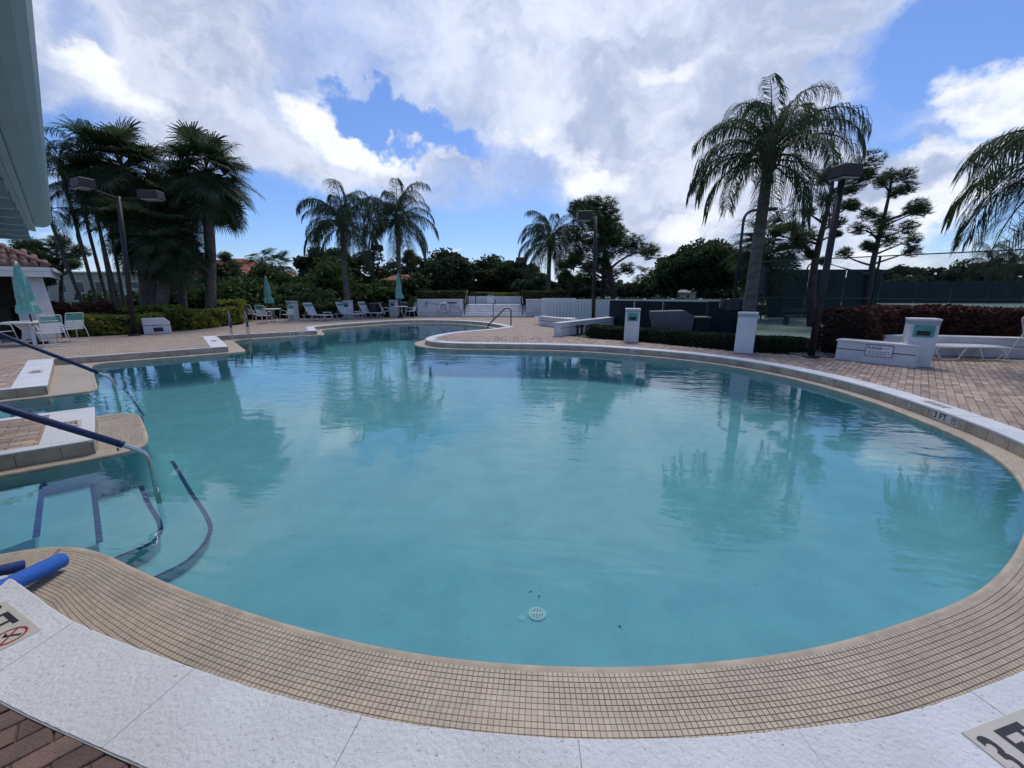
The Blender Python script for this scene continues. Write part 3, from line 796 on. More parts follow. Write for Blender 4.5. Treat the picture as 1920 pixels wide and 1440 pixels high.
dz = z_floor(2.9)
dc = G(1007, 1153, dz)
dr = thing('pool_drain', 'round white slotted drain on the pool floor', 'drain', (dc.x, dc.y, dz + .004))
rb_ = MB(); sg_ = 28; pf_ = [(.070, 0), (.070, .010), (.064, .016), (.056, .012), (.056, 0)]
rb_.add([(r_ * math.cos(2 * math.pi * k / sg_), r_ * math.sin(2 * math.pi * k / sg_), z_) for r_, z_ in pf_ for k in range(sg_)], [(i * sg_ + k, i * sg_ + (k + 1) % sg_, (i + 1) * sg_ + (k + 1) % sg_, (i + 1) * sg_ + k) for i in range(4) for k in range(sg_)]); rb_.build('rim', 'drain_white', dr)
MB().lathe([(.058, 0), (.058, .003)], 24).build('sump', 'black', dr)
for i in range(-4, 5):
    x = i * .0122; h = math.sqrt(max(0, .057 ** 2 - x * x))
    MB().box((x, 0, .010), (.0062, 2 * h, .008)).build('grate_bar', 'drain_white', dr)
MB().box((0, 0, .0145), (.106, .010, .003)).build('cross_bar', 'drain_white', dr)
for (u, v, w) in ((978, 1160, .030),):
    p = G(u, v, dz); tag(MB().lathe([(w * .9, 0), (w, .003), (w * .3, .006)], 9).build('plaster_patch', 'plaster_patch', None, loc=(p.x, p.y, dz + .004)), 'small pale plaster patch on the pool floor beside the drain', 'patch')

for u, v, a, lb in ((995, 1110, .4, 'tiny dark leaf on the pool floor left of the other one above the drain'), (1011, 1119, 1.2, 'tiny dark leaf on the pool floor just above the drain'), (1162, 1176, 2.2, 'tiny dark leaf on the pool floor right of the drain')):
    p = G(u, v, dz); lf = thing('fallen_leaf', lb, 'leaf', (p.x, p.y, z_floor(p.y) + .006), a, 'leaves on the pool floor')
    MB().add([(-.016, 0, 0), (0, -.007, .003), (.016, 0, 0), (0, .007, .003)], [(0, 1, 2, 3)]).build('blade', 'bark_dark', lf); MB().tube([(-.016, 0, 0), (-.026, .002, .001)], .0012, 4).build('stalk', 'bark_dark', lf)
def letters(r, body, size, mat, at_, room, y=None, bold=.02):
    ext = lambda tx: [q.co.x for q in text_mesh(tx, size, mat, bold=bold).vertices]
    full = text_mesh(body, size, mat, bold=bold); xs = [q.co.x for q in full.vertices]; ys = [q.co.y for q in full.vertices]
    k = min(1.0, room / (max(xs) - min(xs))); yc = -(max(ys) + min(ys)) / 2 if y is None else y
    for i, ch in enumerate(body):
        if ch == ' ': continue
        me = text_mesh(ch, size, mat, bold=bold, thick=.0006); mx_ = max(q.co.x for q in me.vertices)
        o = link('letter', me, r, (at_[0] + k * (max(ext(body[:i + 1])) - mx_ - min(xs)), yc, at_[1])); o.scale = (k, 1, 1)
def marker(s, body, label, mode='top', w=.46, h=.17, size=.15, symbol='black', back=.17, sym=True, plates=True):
    """depth marker let into the coping (top) or the riser (face)"""
    p, t_, n_ = frame_at(s)
    if mode == 'top':
        M = Matrix((t_, n_, Vector((0, 0, 1)))).transposed().to_4x4(); M.translation = p - n_ * back + Vector((0, 0, .0095))
    else:
        x = -t_; M = Matrix((x, Vector((0, 0, 1)), -(x.cross(Vector((0, 0, 1)))) * -1)).transposed().to_4x4(); M.translation = p + n_ * .011 + Vector((0, 0, -.078))
    r = thing('depth_marker', label, 'depth marker'); r.matrix_world = M
    MB().box((0, 0, -.004), (w, h, .008), bev=.002).build('plate', 'marker_tile', r)
    letters(r, body, size, 'ink', (-w / 2 + .02, .0012), w - (h * .95 if sym else 0) - .04)
    if sym:
        R = h * .36; cx = w / 2 - R - .02; ring = MB(); seg = 20
        vs = [(cx + q * math.cos(2 * math.pi * k / seg), q * math.sin(2 * math.pi * k / seg), .0014) for q in (R, R * .84) for k in range(seg)]
        ring.add(vs, [(k, (k + 1) % seg, seg + (k + 1) % seg, seg + k) for k in range(seg)])
        ring.box((cx, 0, .0012), (R * 1.9, R * .14, .0008), Matrix.Rotation(rad(-45), 3, 'Z'))
        ring.build('no_diving_ring', symbol, r)
        fig = MB(); fig.box((cx - R * .05, R * .05, .0009), (R * .9, R * .2, .0006), Matrix.Rotation(rad(40), 3, 'Z')); fig.lathe([(R * .15, .0007), (R * .13, .0013)], 8, (cx + R * .42, R * .42, 0)); fig.box((cx - R * .4, -R * .1, .0009), (R * .5, R * .14, .0006), Matrix.Rotation(rad(-20), 3, 'Z'))
        fig.build('diver_figure', 'ink', r)
    return r
marker(near_s(1.90, 1.335) + .022, '3 FT', 'beige depth marker reading 3 FT on the white coping at the lower right', w=.46, h=.19, size=.185, symbol='ink_red', back=.185)
marker(near_s(-2.53, 1.84), '3 FT', 'beige depth marker with a red no diving ring beside the blue foam noodle', w=.46, h=.17, size=.165, symbol='ink_red', back=.16)
marker(near_s(6.10, 5.35) - .03, '3 FT', 'depth marker reading 3 FT on the riser at the right bend of the pool', 'face', w=.44, h=.135, size=.125, symbol='ink')
marker(near_s(3.55, 11.82), '3 FT', 'depth marker reading 3 FT on the far riser below the white bollard light', 'face', w=.50, h=.14, size=.13, symbol='ink')
marker(near_s(-9.15, 17.05), '4 FT 5 IN', 'depth marker reading 4 FT 5 IN on the riser beside the pool ladder', 'face', w=.98, h=.14, size=.15, symbol='ink')
marker(near_s(-8.95, 20.9), '4 FT 8', 'small depth marker in the curved riser behind the pointed ledge', 'face', w=.52, h=.13, size=.12, symbol='ink', sym=False)
marker(near_s(-4.6, 24.2), '3 FT', 'small depth marker at the far end of the pool below the lounger', 'face', w=.55, h=.14, size=.12, symbol='ink', sym=False)
marker(near_s(6.20, 5.8), '3 FT', 'depth marker set flat in the white coping at the right bend', 'top', w=.42, h=.17, size=.13, symbol='ink_red')
marker(near_s(-2.72, 13.55), '3 FT', 'depth marker set flat in the coping on the tip of the peninsula', 'top', w=.42, h=.17, size=.13, symbol='ink_red')
marker(near_s(-5.45, 4.97), '3 FT', 'depth marker set in the white end of the nearer tiled platform', 'top', w=.44, h=.20, size=.16, symbol='ink_red', back=.20)
marker(near_s(-9.9, 8.40), '3 FT', 'depth marker set in the white end of the farther tiled platform', 'top', w=.46, h=.20, size=.16, symbol='ink_red', back=.20)
marker(near_s(-10.1, 13.85), '4 FT', 'depth marker set in the white strip beside the pool ladder', 'top', w=.50, h=.18, size=.15, symbol='ink_red', back=.20)

# ------------------------------------------------------------------ rails
def bent(pts, r=.08, k=5):
    """round the corners of a polyline"""
    P = [Vector(p) for p in pts]; out = [P[0]]
    for a, b, c in zip(P[:-2], P[1:-1], P[2:]):
        d1 = (a - b).normalized(); d2 = (c - b).normalized(); rr = min(r, (a - b).length * .45, (c - b).length * .45)
        for i in range(k + 1):
            t = i / k; out.append((b + d1 * rr) * (1 - t) ** 2 + b * 2 * t * (1 - t) + (b + d2 * rr) * t * t)
    out.append(P[-1]); return out
def hand_rail(base, label, z_in):
    d = Vector((-.74, -.67, 0)); b = Vector((base.x, base.y, 0))
    r = thing('handrail', label, 'handrail', b)
    up = lambda s_, z: d * s_ + Vector((0, 0, z))
    MB().tube(bent([up(0, z_in), up(0, .19), up(.16, .325), up(.34, .47)], .11, 7), .021, 12).build('steel_tube', 'steel', r, True)
    MB().tube([up(.158, .322), up(1.25, 1.165)], .029, 12).build('blue_sleeve', 'blue_sleeve', r, True)
    MB().tube([up(.150, .316), up(.178, .338)], .031, 12).build('sleeve_end', 'blue_sleeve', r, True)
    MB().tube(bent([up(1.25, 1.165), up(1.5, 1.2), up(1.9, 1.2), up(1.9, 0)], .15, 6), .021, 10).build('steel_tail', 'steel', r, True)
    MB().tube([up(.190, .30), up(.192, .27)], .006, 6).build('sleeve_toggle', 'black', r)
    return r
hand_rail(Vector((-3.36, 3.46, 0)), 'steel handrail with blue sleeve nearest the foam noodles', -.31)
hand_rail(Vector((-6.85, 6.71, 0)), 'steel handrail with blue sleeve behind the nearer tiled platform', -.40)
# pool ladder grab rails
nd = Vector((.618, -.786, 0))
lad = thing('pool_ladder', 'pair of blue sleeved grab rails of the pool ladder at the left edge', 'ladder', (-10.75, 15.85, 0))
for off in (-.27, .27):
    o = Vector((-.786, -.618, 0)) * off
    P = lambda s_, z: o + nd * s_ + Vector((0, 0, z))
    a = MB().tube(bent([P(-.32, 0), P(-.32, .86), P(-.16, .86), P(.40, .28), P(.40, -.9)], .08, 5), .022, 9).build('rail', 'steel', lad, True)
    MB().tube([P(-.20, .90), P(.36, .325)], .036, 9).build('sleeve', 'blue_sleeve', a, True)
    MB().tube([P(-.32, .33), P(.38, .28)], .018, 7).build('brace', 'steel', a, True)
for z in (-.30, -.55, -.8):
    q = nd * .40; MB().box((q.x, q.y, z), (.5, .09, .03), Matrix.Rotation(math.atan2(.618, .786), 3, 'Z')).build('tread', 'steel', lad)
ph = thing('handrail', 'dark handrail at the point of the peninsula', 'handrail', (-.05, 19.95, 0))
MB().tube(bent([(0, .05, 0), (0, .05, .83), (-.28, 0, .86), (-1.15, -.1, .02), (-1.15, -.1, -.8)], .16, 6), .030, 10).build('tube', 'bronze', ph, True)
MB().lathe([(.07, .0), (.07, .012), (.03, .03)], 12, (0, .05, .002)).build('escutcheon', 'steel', ph)

# ------------------------------------------------------------------ foam noodles
def noodle(a, b, mat, label, r=.050):
    a, b = Vector(a), Vector(b); t = thing('foam_noodle', label, 'pool noodle', a)
    d = (b - a); x = d.normalized(); pts = [Vector((0, 0, 0)), x * .004, d * .5 + Vector((0, 0, -.004)), d - x * .004, d]
    MB().tube(pts, [r * .90, r, r, r, r * .90], 16).build('foam_tube', mat, t, True)
    MB().tube([-x * .0015, x * .002], r * .30, 10).build('hollow_core', 'foam_navy' if mat != 'foam_navy' else 'black', t)
    return t
noodle(G(116, 1050, -.098), G(-230, 1210, .06), 'foam_blue', 'bright blue foam pool noodle lying on the tiled ledge')
noodle(G(46, 1060, -.112), G(-190, 1110, -.0), 'foam_navy', 'dark blue foam noodle behind the bright blue one', .036)
noodle(G(2, 1070, -.110), G(-190, 1125, .045), 'foam_green', 'lime green foam noodle showing its tip at the left edge', .03)

# ------------------------------------------------------------------ overhanging eave, upper left
ev = thing('eave_roof', 'pale blue painted eave with gutter and rafters overhanging at upper left', 'roof eave', (-6.45, 5.98, 0))
E0 = Vector((-6.45, 5.98, 0)); E1 = Vector((2.3, -1.94, 0)); ed = (E1 - E0); EL = ed.length; ed.normalize(); en = Vector((ed.y, -ed.x, 0))   # en points under the roof? fixed below
if en.dot(Vector((-1, -1, 0))) < 0: en = -en
def ep(s, w, z): return ed * s + en * w + Vector((0, 0, z))
def ebeam(s0, s1, w, z, ww, hh): 
    b = MB(); vs = [ep(s, w_, z_) for s in (s0, s1) for w_, z_ in ((w, z), (w + ww, z), (w + ww, z + hh), (w, z + hh))]
    return b.add(vs, [(0, 1, 2, 3), (7, 6, 5, 4), (0, 4, 5, 1), (1, 5, 6, 2), (2, 6, 7, 3), (3, 7, 4, 0)])
gp = [(0, 2.62), (.02, 2.57), (.055, 2.535), (.10, 2.52), (.17, 2.52), (.17, 2.66), (.155, 2.66), (.155, 2.535), (.105, 2.535), (.065, 2.548), (.034, 2.58), (.016, 2.625), (.016, 2.65), (0, 2.65)]
gb = MB(); k = len(gp); gb.add([ep(s, w, z) for s in (0, EL) for w, z in gp], [(i, (i + 1) % k, k + (i + 1) % k, k + i) for i in range(k)] + [tuple(range(k)), tuple(range(2 * k - 1, k - 1, -1))])
gt = gb.build('gutter_trough', 'eave_paint', ev)
MB().add([ep(-.004, w, z) for w, z in ((0, 2.65), (.02, 2.57), (.06, 2.535), (.10, 2.52), (.17, 2.52), (.17, 2.66))] + [ep(.01, w, z) for w, z in ((0, 2.65), (.02, 2.57), (.06, 2.535), (.10, 2.52), (.17, 2.52), (.17, 2.66))],
         [(0, 1, 2, 3, 4, 5), (11, 10, 9, 8, 7, 6)] + [(i, i + 6, (i + 1) % 6 + 6, (i + 1) % 6) for i in range(6)]).build('gutter_end', 'eave_paint', gt)
ebeam(.0, EL, .173, 2.46, .035, .22).build('fascia_board', 'eave_paint', ev)
ebeam(.0, EL, .21, 2.465, .10, .02).build('soffit_board', 'eave_paint', ev)
ebeam(.02, EL, .60, 2.24, .09, .16).build('header_beam', 'eave_paint', ev)
ebeam(.02, EL, 2.3, 2.36, .10, .20).build('header_beam', 'eave_paint', ev)
for i in range(16):
    s = .10 + i * .62
    if s < EL: ebeam(s, s + .06, .24, 2.33, 2.9, .15).build('rafter', 'eave_paint', ev)
for w in (.62, .80, 1.3, 1.6, 1.9):
    ebeam(.05, EL, w, 2.60, .07, .025).build('batten', 'eave_paint', ev)
rb = MB(); rb.add([ep(s, w, z) for s in (-.02, EL) for w, z in ((.02, 2.665), (3.4, 3.35), (3.4, 3.40), (.02, 2.70))], [(0, 1, 2, 3), (7, 6, 5, 4), (0, 4, 5, 1), (1, 5, 6, 2), (2, 6, 7, 3), (3, 7, 4, 0)]); rb.build('roof_deck', 'eave_dark', ev)
ebeam(.0, EL, 3.2, 0, .12, 2.9).build('house_wall', 'stucco_grey', ev)

# ------------------------------------------------------------------ hut with tiled roof at the left edge
hc = D(94, 503, 14.6)                                           # front right corner of its eave
hut = thing('poolside_hut', 'open sided hut with brown clay tile roof and tapered white columns', 'hut', (hc.x, hc.y, 0))
zE = hc.z
fx = Vector((-.70, -.71, 0)).normalized(); fy = Vector((-.71, .70, 0)).normalized()
def hp(a, b, z): return fx * a + fy * b + Vector((0, 0, z))
def hbox(a0, a1, b0, b1, z0, z1):
    return MB().add([hp(a, b, z) for z in (z0, z1) for a, b in ((a0, b0), (a1, b0), (a1, b1), (a0, b1))], [(0, 1, 2, 3), (7, 6, 5, 4), (0, 4, 5, 1), (1, 5, 6, 2), (2, 6, 7, 3), (3, 7, 4, 0)])
HL, HD, HR = 7.0, 5.0, 1.55
hbox(0, HL, 0, .06, zE - .30, zE).build('fascia', 'paint_white', hut)
hbox(0, .06, .06, HD, zE - .30, zE).build('fascia', 'paint_white', hut)
hbox(-.05, HL, -.09, -.003, zE - .10, zE + .02).build('gutter_trough', 'paint_white', hut)
hbox(-.09, -.003, -.09, HD, zE - .10, zE + .02).build('gutter_trough', 'paint_white', hut)
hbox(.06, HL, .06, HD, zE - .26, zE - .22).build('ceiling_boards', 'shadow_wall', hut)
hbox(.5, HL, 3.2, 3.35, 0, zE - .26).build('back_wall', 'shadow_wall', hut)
rf = MB().add([hp(0, 0, zE + .02), hp(HL, 0, zE + .02), hp(HL, HD / 2, zE + HR), hp(HD / 2, HD / 2, zE + HR), hp(0, HD, zE + .02), hp(HL, HD, zE + .02)], [(0, 3, 2, 1), (0, 4, 3), (4, 5, 2, 3)]).build('roof', 'clay_tile', hut)
slope = math.hypot(HD / 2, HR); rise = HR / slope; run_ = HD / 2 / slope
tm = MB(); seg = 6
for i in range(2): pass
def barrel(w, l, tint):
    vs = []; fs = []
    for j in (0, 1):
        for k in range(seg + 1):
            a = math.pi * k / seg; q = w * (1.0 if j == 0 else .88)
            vs.append((-math.cos(a) * q, j * l, math.sin(a) * q * .75))
    for k in range(seg): fs.append((k, k + 1, seg + 2 + k, seg + 1 + k))
    vs += [(-w, 0, -.02), (w, 0, -.02)]; fs.append(tuple(range(seg, -1, -1)) + (seg * 2 + 2, seg * 2 + 3))
    return MB().add(vs, [f[::-1] for f in fs], tint).mesh('roof_tile', 'clay_tile', True)
bt = [barrel(.105, .40, t_) for t_ in (.2, .5, .8, 1.0)]
Mroof = Matrix((fx * -1, (fy * run_ + Vector((0, 0, rise))), (fx * -1).cross(fy * run_ + Vector((0, 0, rise))))).transposed().to_4x4()
cnt = 0
for row in range(8):
    for cidx in range(26):
        a = .12 + cidx * .23; dist_up = row * .34
        b = dist_up * run_; z = zE + .035 + dist_up * rise
        if b > a + .05 or a > 6.4: continue
        M = Mroof.copy(); M.translation = hp(a, b, z + random.uniform(0, .012))
        o = link('roof_tile', random.choice(bt), rf); o.matrix_world = M
        o.matrix_local = M; cnt += 1
# hip ridge tiles
hv = (hp(HD / 2, HD / 2, zE + HR) - hp(0, 0, zE + .05)); hl = hv.length; hv.normalize(); hx_ = hv.cross(Vector((0, 0, 1))).normalized()
Mh = Matrix((hx_, hv, hx_.cross(hv))).transposed().to_4x4()
for i in range(9):
    M = Mh.copy(); M.translation = hp(0, 0, zE + .09) + hv * (.05 + i * .36); o = link('ridge_tile', bt[i % 4], rf); o.matrix_local = M
def hut_column(a, b, w0, w1):
    c = hp(a, b, 0); cb = MB().box((c.x, c.y, (zE - .26) / 2), (w0, w0, zE - .26), taper=(w1 / w0, w1 / w0)); return cb.build('column', 'stucco_white', hut)
hut_column(.62, .55, .66, .50); hut_column(.75, 2.9, .6, .5); hut_column(4.6, .55, .62, .50)
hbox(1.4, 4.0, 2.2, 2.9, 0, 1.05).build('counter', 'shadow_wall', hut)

# ------------------------------------------------------------------ umbrellas, tables, chairs, loungers
def umbrella(loc, label, h=2.55, lean=0):
    t = thing('folded_umbrella', label, 'umbrella', loc, 0, 'folded aqua umbrellas')
    MB().tube([(0, 0, 0), (0, 0, h)], .022, 8).build('pole', 'bronze', t)
    MB().lathe([(.24, 0), (.25, .06), (.06, .09), (.03, .25)], 14).build('base_weight', 'bronze', t)
    V = []; F = []; n_ = 16; zs = np.linspace(h - 1.55, h - .02, 12)
    for j, z in enumerate(zs):
        f = (z - zs[0]) / (zs[-1] - zs[0]); r0 = .235 * (1 - f) ** .7 + .04
        if abs(f - .28) < .06: r0 *= .72
        if f > .84: r0 = max(r0, .075 * (1.9 - f))
        for k in range(n_):
            a = 2 * math.pi * k / n_; r = r0 * (1.0 if k % 2 else .66) * (1 + .12 * math.sin(3 * a + j))
            V.append((r * math.cos(a + .25 * f), r * math.sin(a + .25 * f), z + (.05 * (k % 2) if j == 0 else 0)))
    for j in range(11):
        for k in range(n_): F.append((j * n_ + k, j * n_ + (k + 1) % n_, (j + 1) * n_ + (k + 1) % n_, (j + 1) * n_ + k))
    F.append(tuple(11 * n_ + k for k in range(n_)))
    MB().add(V, F).build('canopy', 'canvas_aqua', t)
    MB().lathe([(.07, h - 1.12), (.085, h - 1.10), (.07, h - 1.07)], 12).build('tie_band', 'canvas_aqua', t)
    MB().lathe([(.03, h - .02), (.04, h + .03), (.01, h + .07)], 8).build('finial', 'paint_white', t)
    return t
def table_round(loc, label, r=.61, pedestal=True):
    t = thing('patio_table', label, 'table', loc, 0, 'white patio tables')
    MB().lathe([(r * .96, .685), (r, .695), (r, .715), (r * .97, .725)], 28).build('table_top', 'paint_white', t)
    if pedestal:
        for k in range(4):
            a = rad(45 + 90 * k); d = Vector((math.cos(a), math.sin(a), 0)); q = Vector((-d.y, d.x, 0)); lb = MB()
            prof = [(.05, .69), (.38, .69), (.22, .45), (.26, .2), (.44, 0), (.33, 0), (.14, .2), (.05, .4)]
            vs = [d * a_ + q * s_ + Vector((0, 0, z)) for s_ in (-.035, .035) for a_, z in prof]; n_ = len(prof)
            lb.add(vs, [tuple(range(n_)), tuple(range(2 * n_ - 1, n_ - 1, -1))] + [(i, i + n_, (i + 1) % n_ + n_, (i + 1) % n_) for i in range(n_)]); lb.build('leg', 'paint_white', t)
    else:
        for k in range(4):
            a = rad(45 + 90 * k); c_, s_ = math.cos(a), math.sin(a)
            MB().tube([(c_ * .12, s_ * .12, .69), (c_ * .10, s_ * .10, .35), (c_ * .38, s_ * .38, 0.012)], .014, 6).build('leg', 'paint_white', t)
    return t
def strap_chair(loc, rz, label, group='strap chairs round the tables'):
    """pool chair, faces +Y in its own frame; backrest of vinyl straps, aqua at the top"""
    t = thing('patio_chair', label, 'chair', loc, rz, group); r = .013
    for sx in (-1, 1):
        x = .27 * sx
        MB().tube(bent([(x, .30, .012), (x, .19, .62), (x, -.10, .64), (x * .93, -.26, .44), (x, -.36, .012)], .07, 4), r, 7).build('side_frame', 'paint_white', t, True)
        MB().tube(bent([(x * .9, .24, .42), (x * .9, -.16, .39), (x * .86, -.36, .92)], .06, 4), r, 7).build('seat_rail', 'paint_white', t, True)
    MB().tube([(-.27, .30, .018), (.27, .30, .018)], r, 6).build('floor_bar', 'paint_white', t); MB().tube([(-.27, -.36, .018), (.27, -.36, .018)], r, 6).build('floor_bar', 'paint_white', t)
    MB().tube(bent([(-.232, -.36, .90), (-.215, -.372, .95), (.215, -.372, .95), (.232, -.36, .90)], .04, 4), r, 7).build('top_bar', 'paint_white', t, True)
    for i in range(7):
        y = .20 - i * .055; MB().box((0, y, .418 - .004 * i), (.5, .043, .004)).build('seat_strap', 'strap_white', t)
    M = Matrix.Rotation(rad(-20.5), 3, 'X')
    for i in range(8):
        f = (i + .6) / 8.2; y = -.165 - .195 * f; z = .40 + .51 * f
        MB().box((0, y, z), (.49, .006, .05), M).build('back_strap', 'strap_aqua' if i >= 5 else 'strap_white', t)
    return t
def lounger(loc, rz, label, back=55, group='white strap loungers'):
    """chaise, foot end towards +X in its own frame"""
    t = thing('sun_lounger', label, 'lounger', loc, rz, group); r = .015; L_ = 1.92; bx = .62
    for sy in (-1, 1):
        y = .31 * sy
        MB().tube([(bx - .02, y, .32), (L_, y, .32)], r, 7).build('side_rail', 'paint_white', t)
        MB().tube(bent([(L_ - .02, y, .32), (L_ - .26, y, .015), (L_ - .55, y, .015), (L_ - .72, y, .32)], .06, 3), r, 6).build('leg', 'paint_white', t, True)
        MB().tube(bent([(bx - .45, y, .32), (bx - .25, y, .015), (bx + .15, y, .015), (bx + .3, y, .32)], .06, 3), r, 6).build('leg', 'paint_white', t, True)
        MB().tube([(bx - .5, y, .32), (bx, y, .32)], r, 6).build('side_rail', 'paint_white', t)
    a = rad(back); cx, cz = math.cos(a), math.sin(a); BL = .78
    MB().tube(bent([(bx, -.30, .32), (bx - BL * cx, -.30, .32 + BL * cz), (bx - BL * cx, .30, .32 + BL * cz), (bx, .30, .32)], .06, 4), r, 7).build('back_frame', 'paint_white', t, True)
    MB().tube([(L_, -.31, .32), (L_, .31, .32)], r, 6).build('end_bar', 'paint_white', t)
    for i in range(17):
        x = bx + .05 + i * .0755; MB().box((x, 0, .337), (.058, .62, .005)).build('seat_strap', 'strap_aqua' if i in (15,) else 'strap_white', t)
    M = Matrix.Rotation(a, 3, 'Y')
    for i in range(10):
        q = .06 + i * .073; MB().box((bx - q * cx + .018 * cz, 0, .32 + q * cz + .018 * cx), (.057, .60, .005), M).build('back_strap', 'strap_aqua' if i in (7, 8) else 'strap_white', t)
    if back > 10: MB().tube([(bx - .5 * cx, -.22, .32 + .5 * cz), (bx - .45, -.22, .05), (bx - .45, .22, .05), (bx - .5 * cx, .22, .32 + .5 * cz)], .011, 6).build('back_prop', 'paint_white', t)
    return t
def side_table(loc, label, rz=0):
    t = thing('side_table', label, 'side table', loc, rz, 'low white side tables')
    MB().box((0, 0, .43), (.46, .46, .025), bev=.008).build('top', 'strap_white', t)
    for sx in (-1, 1): MB().tube(bent([(sx * .24, -.22, .01), (sx * .19, -.18, .42), (sx * .19, .18, .42), (sx * .24, .22, .01)], .05, 3), .012, 6).build('leg_frame', 'paint_white', t, True)
    return t
L = G(68, 645)
table_round((L.x, L.y, 0), 'white pedestal table beside the hut with a folded umbrella')
umbrella((L.x + .02, L.y + .02, 0), 'folded aqua umbrella standing in front of the hut column', 2.50)
p = G(100, 648); strap_chair((p.x, p.y, 0), rad(62), 'white strap chair with its aqua back turned to the pool, by the hut')
p = G(124, 640); strap_chair((p.x + .1, p.y + .15, 0), rad(75), 'white strap chair farthest from the hut, beside the yellow hedge')
p = G(8, 646); strap_chair((p.x, p.y - .1, 0), rad(-80), 'white strap chair cut off by the left edge of the view')
# far side of the pool
p = G(512, 603); table_round((p.x, p.y, 0), 'small white table beside the left far umbrella', .5, False)
q = G(505, 599); umbrella((q.x, q.y + .2, 0), 'folded aqua umbrella left of the first far bollard light', 2.5)
for u, v, a, lb in ((478, 602, -20, 'white strap chair left of the small far table'), (497, 606, 5, 'white strap chair in front of the small far table'), (540, 603, 80, 'white strap chair beside the first far bollard light')):
    p = G(u, v); strap_chair((p.x, p.y, 0), rad(a), lb)
p = G(752, 595); table_round((p.x, p.y, 0), 'white table under the umbrella near the long white wall', .5, False)
umbrella((p.x - .05, p.y + .05, 0), 'folded aqua umbrella beside the right one of the two tall palms', 2.75)
for u, v, a, lb in ((724, 595, -80, 'white strap chair left of the umbrella by the trash bin'), (772, 595, 80, 'white strap chair right of the umbrella near the white wall'), (755, 593, 180, 'white strap chair behind the table with the umbrella')):
    p = G(u, v); strap_chair((p.x, p.y, 0), rad(a), lb)
for u, v, a, bk, lb in ((583, 601, -22, 62, 'white lounger with raised back right of the first far bollard light'), (643, 598, -22, 62, 'white lounger with raised back in front of the second far bollard light'), (684, 596, -22, 62, 'white lounger with raised back beside the trash bin'), (808, 591, -88, 62, 'white lounger facing the pool against the long white wall')):
    p = G(u, v); lounger((p.x - .6 * math.cos(rad(a)), p.y + .5, 0), rad(a), lb, bk)
for u, v, lb in ((615, 599, 'low white side table between the first and second far loungers'), (672, 597, 'low white side table between the second and third far loungers')):
    p = G(u, v); side_table((p.x, p.y, 0), lb, rad(20))
p = G(1034, 608); lounger((p.x - .7, p.y + .1, 0), rad(-4), 'low flat white lounger beside the slatted white fence', 4)
lounger((10.25, 10.12, 0), rad(-4), 'flat white lounger along the low white wall at the right', 3)
lounger((11.66, 9.36, 0), rad(-10), 'white lounger with raised aqua striped back at the right edge', 72)
p = G(703, 595); tb = thing('trash_bin', 'black trash bin standing by the lamp post on the far deck', 'trash bin', (p.x, p.y, 0))
MB().lathe([(.26, 0), (.30, .78), (.31, .80)], 14).build('bin_body', 'black', tb); MB().lathe([(.32, .80), (.30, .90), (.16, .96)], 14).build('lid', 'black', tb)

# ------------------------------------------------------------------ bollard lights
def bollard(loc, rz, label, lamp=True, h=1.12, w=.46):
    t = thing('bollard_light', label, 'bollard light', loc, rz, 'white stucco bollard lights')
    MB().box((0, 0, (h - .13) / 2), (w, w * .9, h - .13), bev=.012).build('post', 'stucco_white', t)
    for i in range(3): MB().box((0, 0, h - .118 + i * .022), (w + .012 - .02 * (i % 2), w * .9 + .012 - .02 * (i % 2), .021)).build('cap_band', 'stucco_grey', t)
    MB().box((0, 0, h - .033), (w + .03, w * .9 + .03, .05), bev=.008).build('cap', 'stucco_white', t)
    if lamp:
        y = -w * .45
        f = MB()
        for c, s_ in (((0, y - .006, h - .165), (w * .70, .022, .035)), ((0, y - .006, h - .40), (w * .70, .022, .03)), ((-w * .33, y - .006, h - .283), (.03, .022, .205)), ((w * .33, y - .006, h - .283), (.03, .022, .205))): f.box(c, s_)
        fr_ = f.build('lamp_frame', 'aqua_trim', t)
        MB().box((0, y - .002, h - .283), (w * .62, .008, .205)).build('recess', 'aqua_trim', fr_)
        MB().box((0, y - .012, h - .325), (w * .46, .03, .10), bev=.012).build('lamp', 'black', fr_)
        ap = MB(); seg = 12; R = w * .40
        vs = [(R * math.cos(math.pi + math.pi * k / seg), y - .010, h - .42 + R * math.sin(math.pi + math.pi * k / seg) * .95) for k in range(seg + 1)]
        vs2 = [(a * 1.03, y + .004, c_) for a, b_, c_ in vs]
        ap.add(vs + vs2, [tuple(range(seg + 1))] + [(i, i + seg + 1, i + seg + 2, i + 1) for i in range(seg)] + [(0, seg, 2 * seg + 1, seg + 1)]); ap.build('apron', 'stucco_white', t)
    return t
for u, v, a, lm, lb in ((548, 600, -14, True, 'white bollard light left of the far loungers'), (652, 597, -12, True, 'white bollard light behind the second far lounger'), (738, 594, -8, True, 'white bollard light left of the table near the white wall'),
                        (1186, 642, -14, True, 'white bollard light with aqua lamp panel before the dark fabric screen'), (1401, 663, 150, False, 'white bollard light without visible lamp before the leaning palm trunk')):
    p = G(u, v); bollard((p.x, p.y + .2, 0), rad(a), lb, lm)
p = G(1728, 688); bollard((p.x + .02, p.y + .22, 0), rad(-32), 'white bollard light joined to the bench wall with a PLEASE sign', True, 1.08, .48)

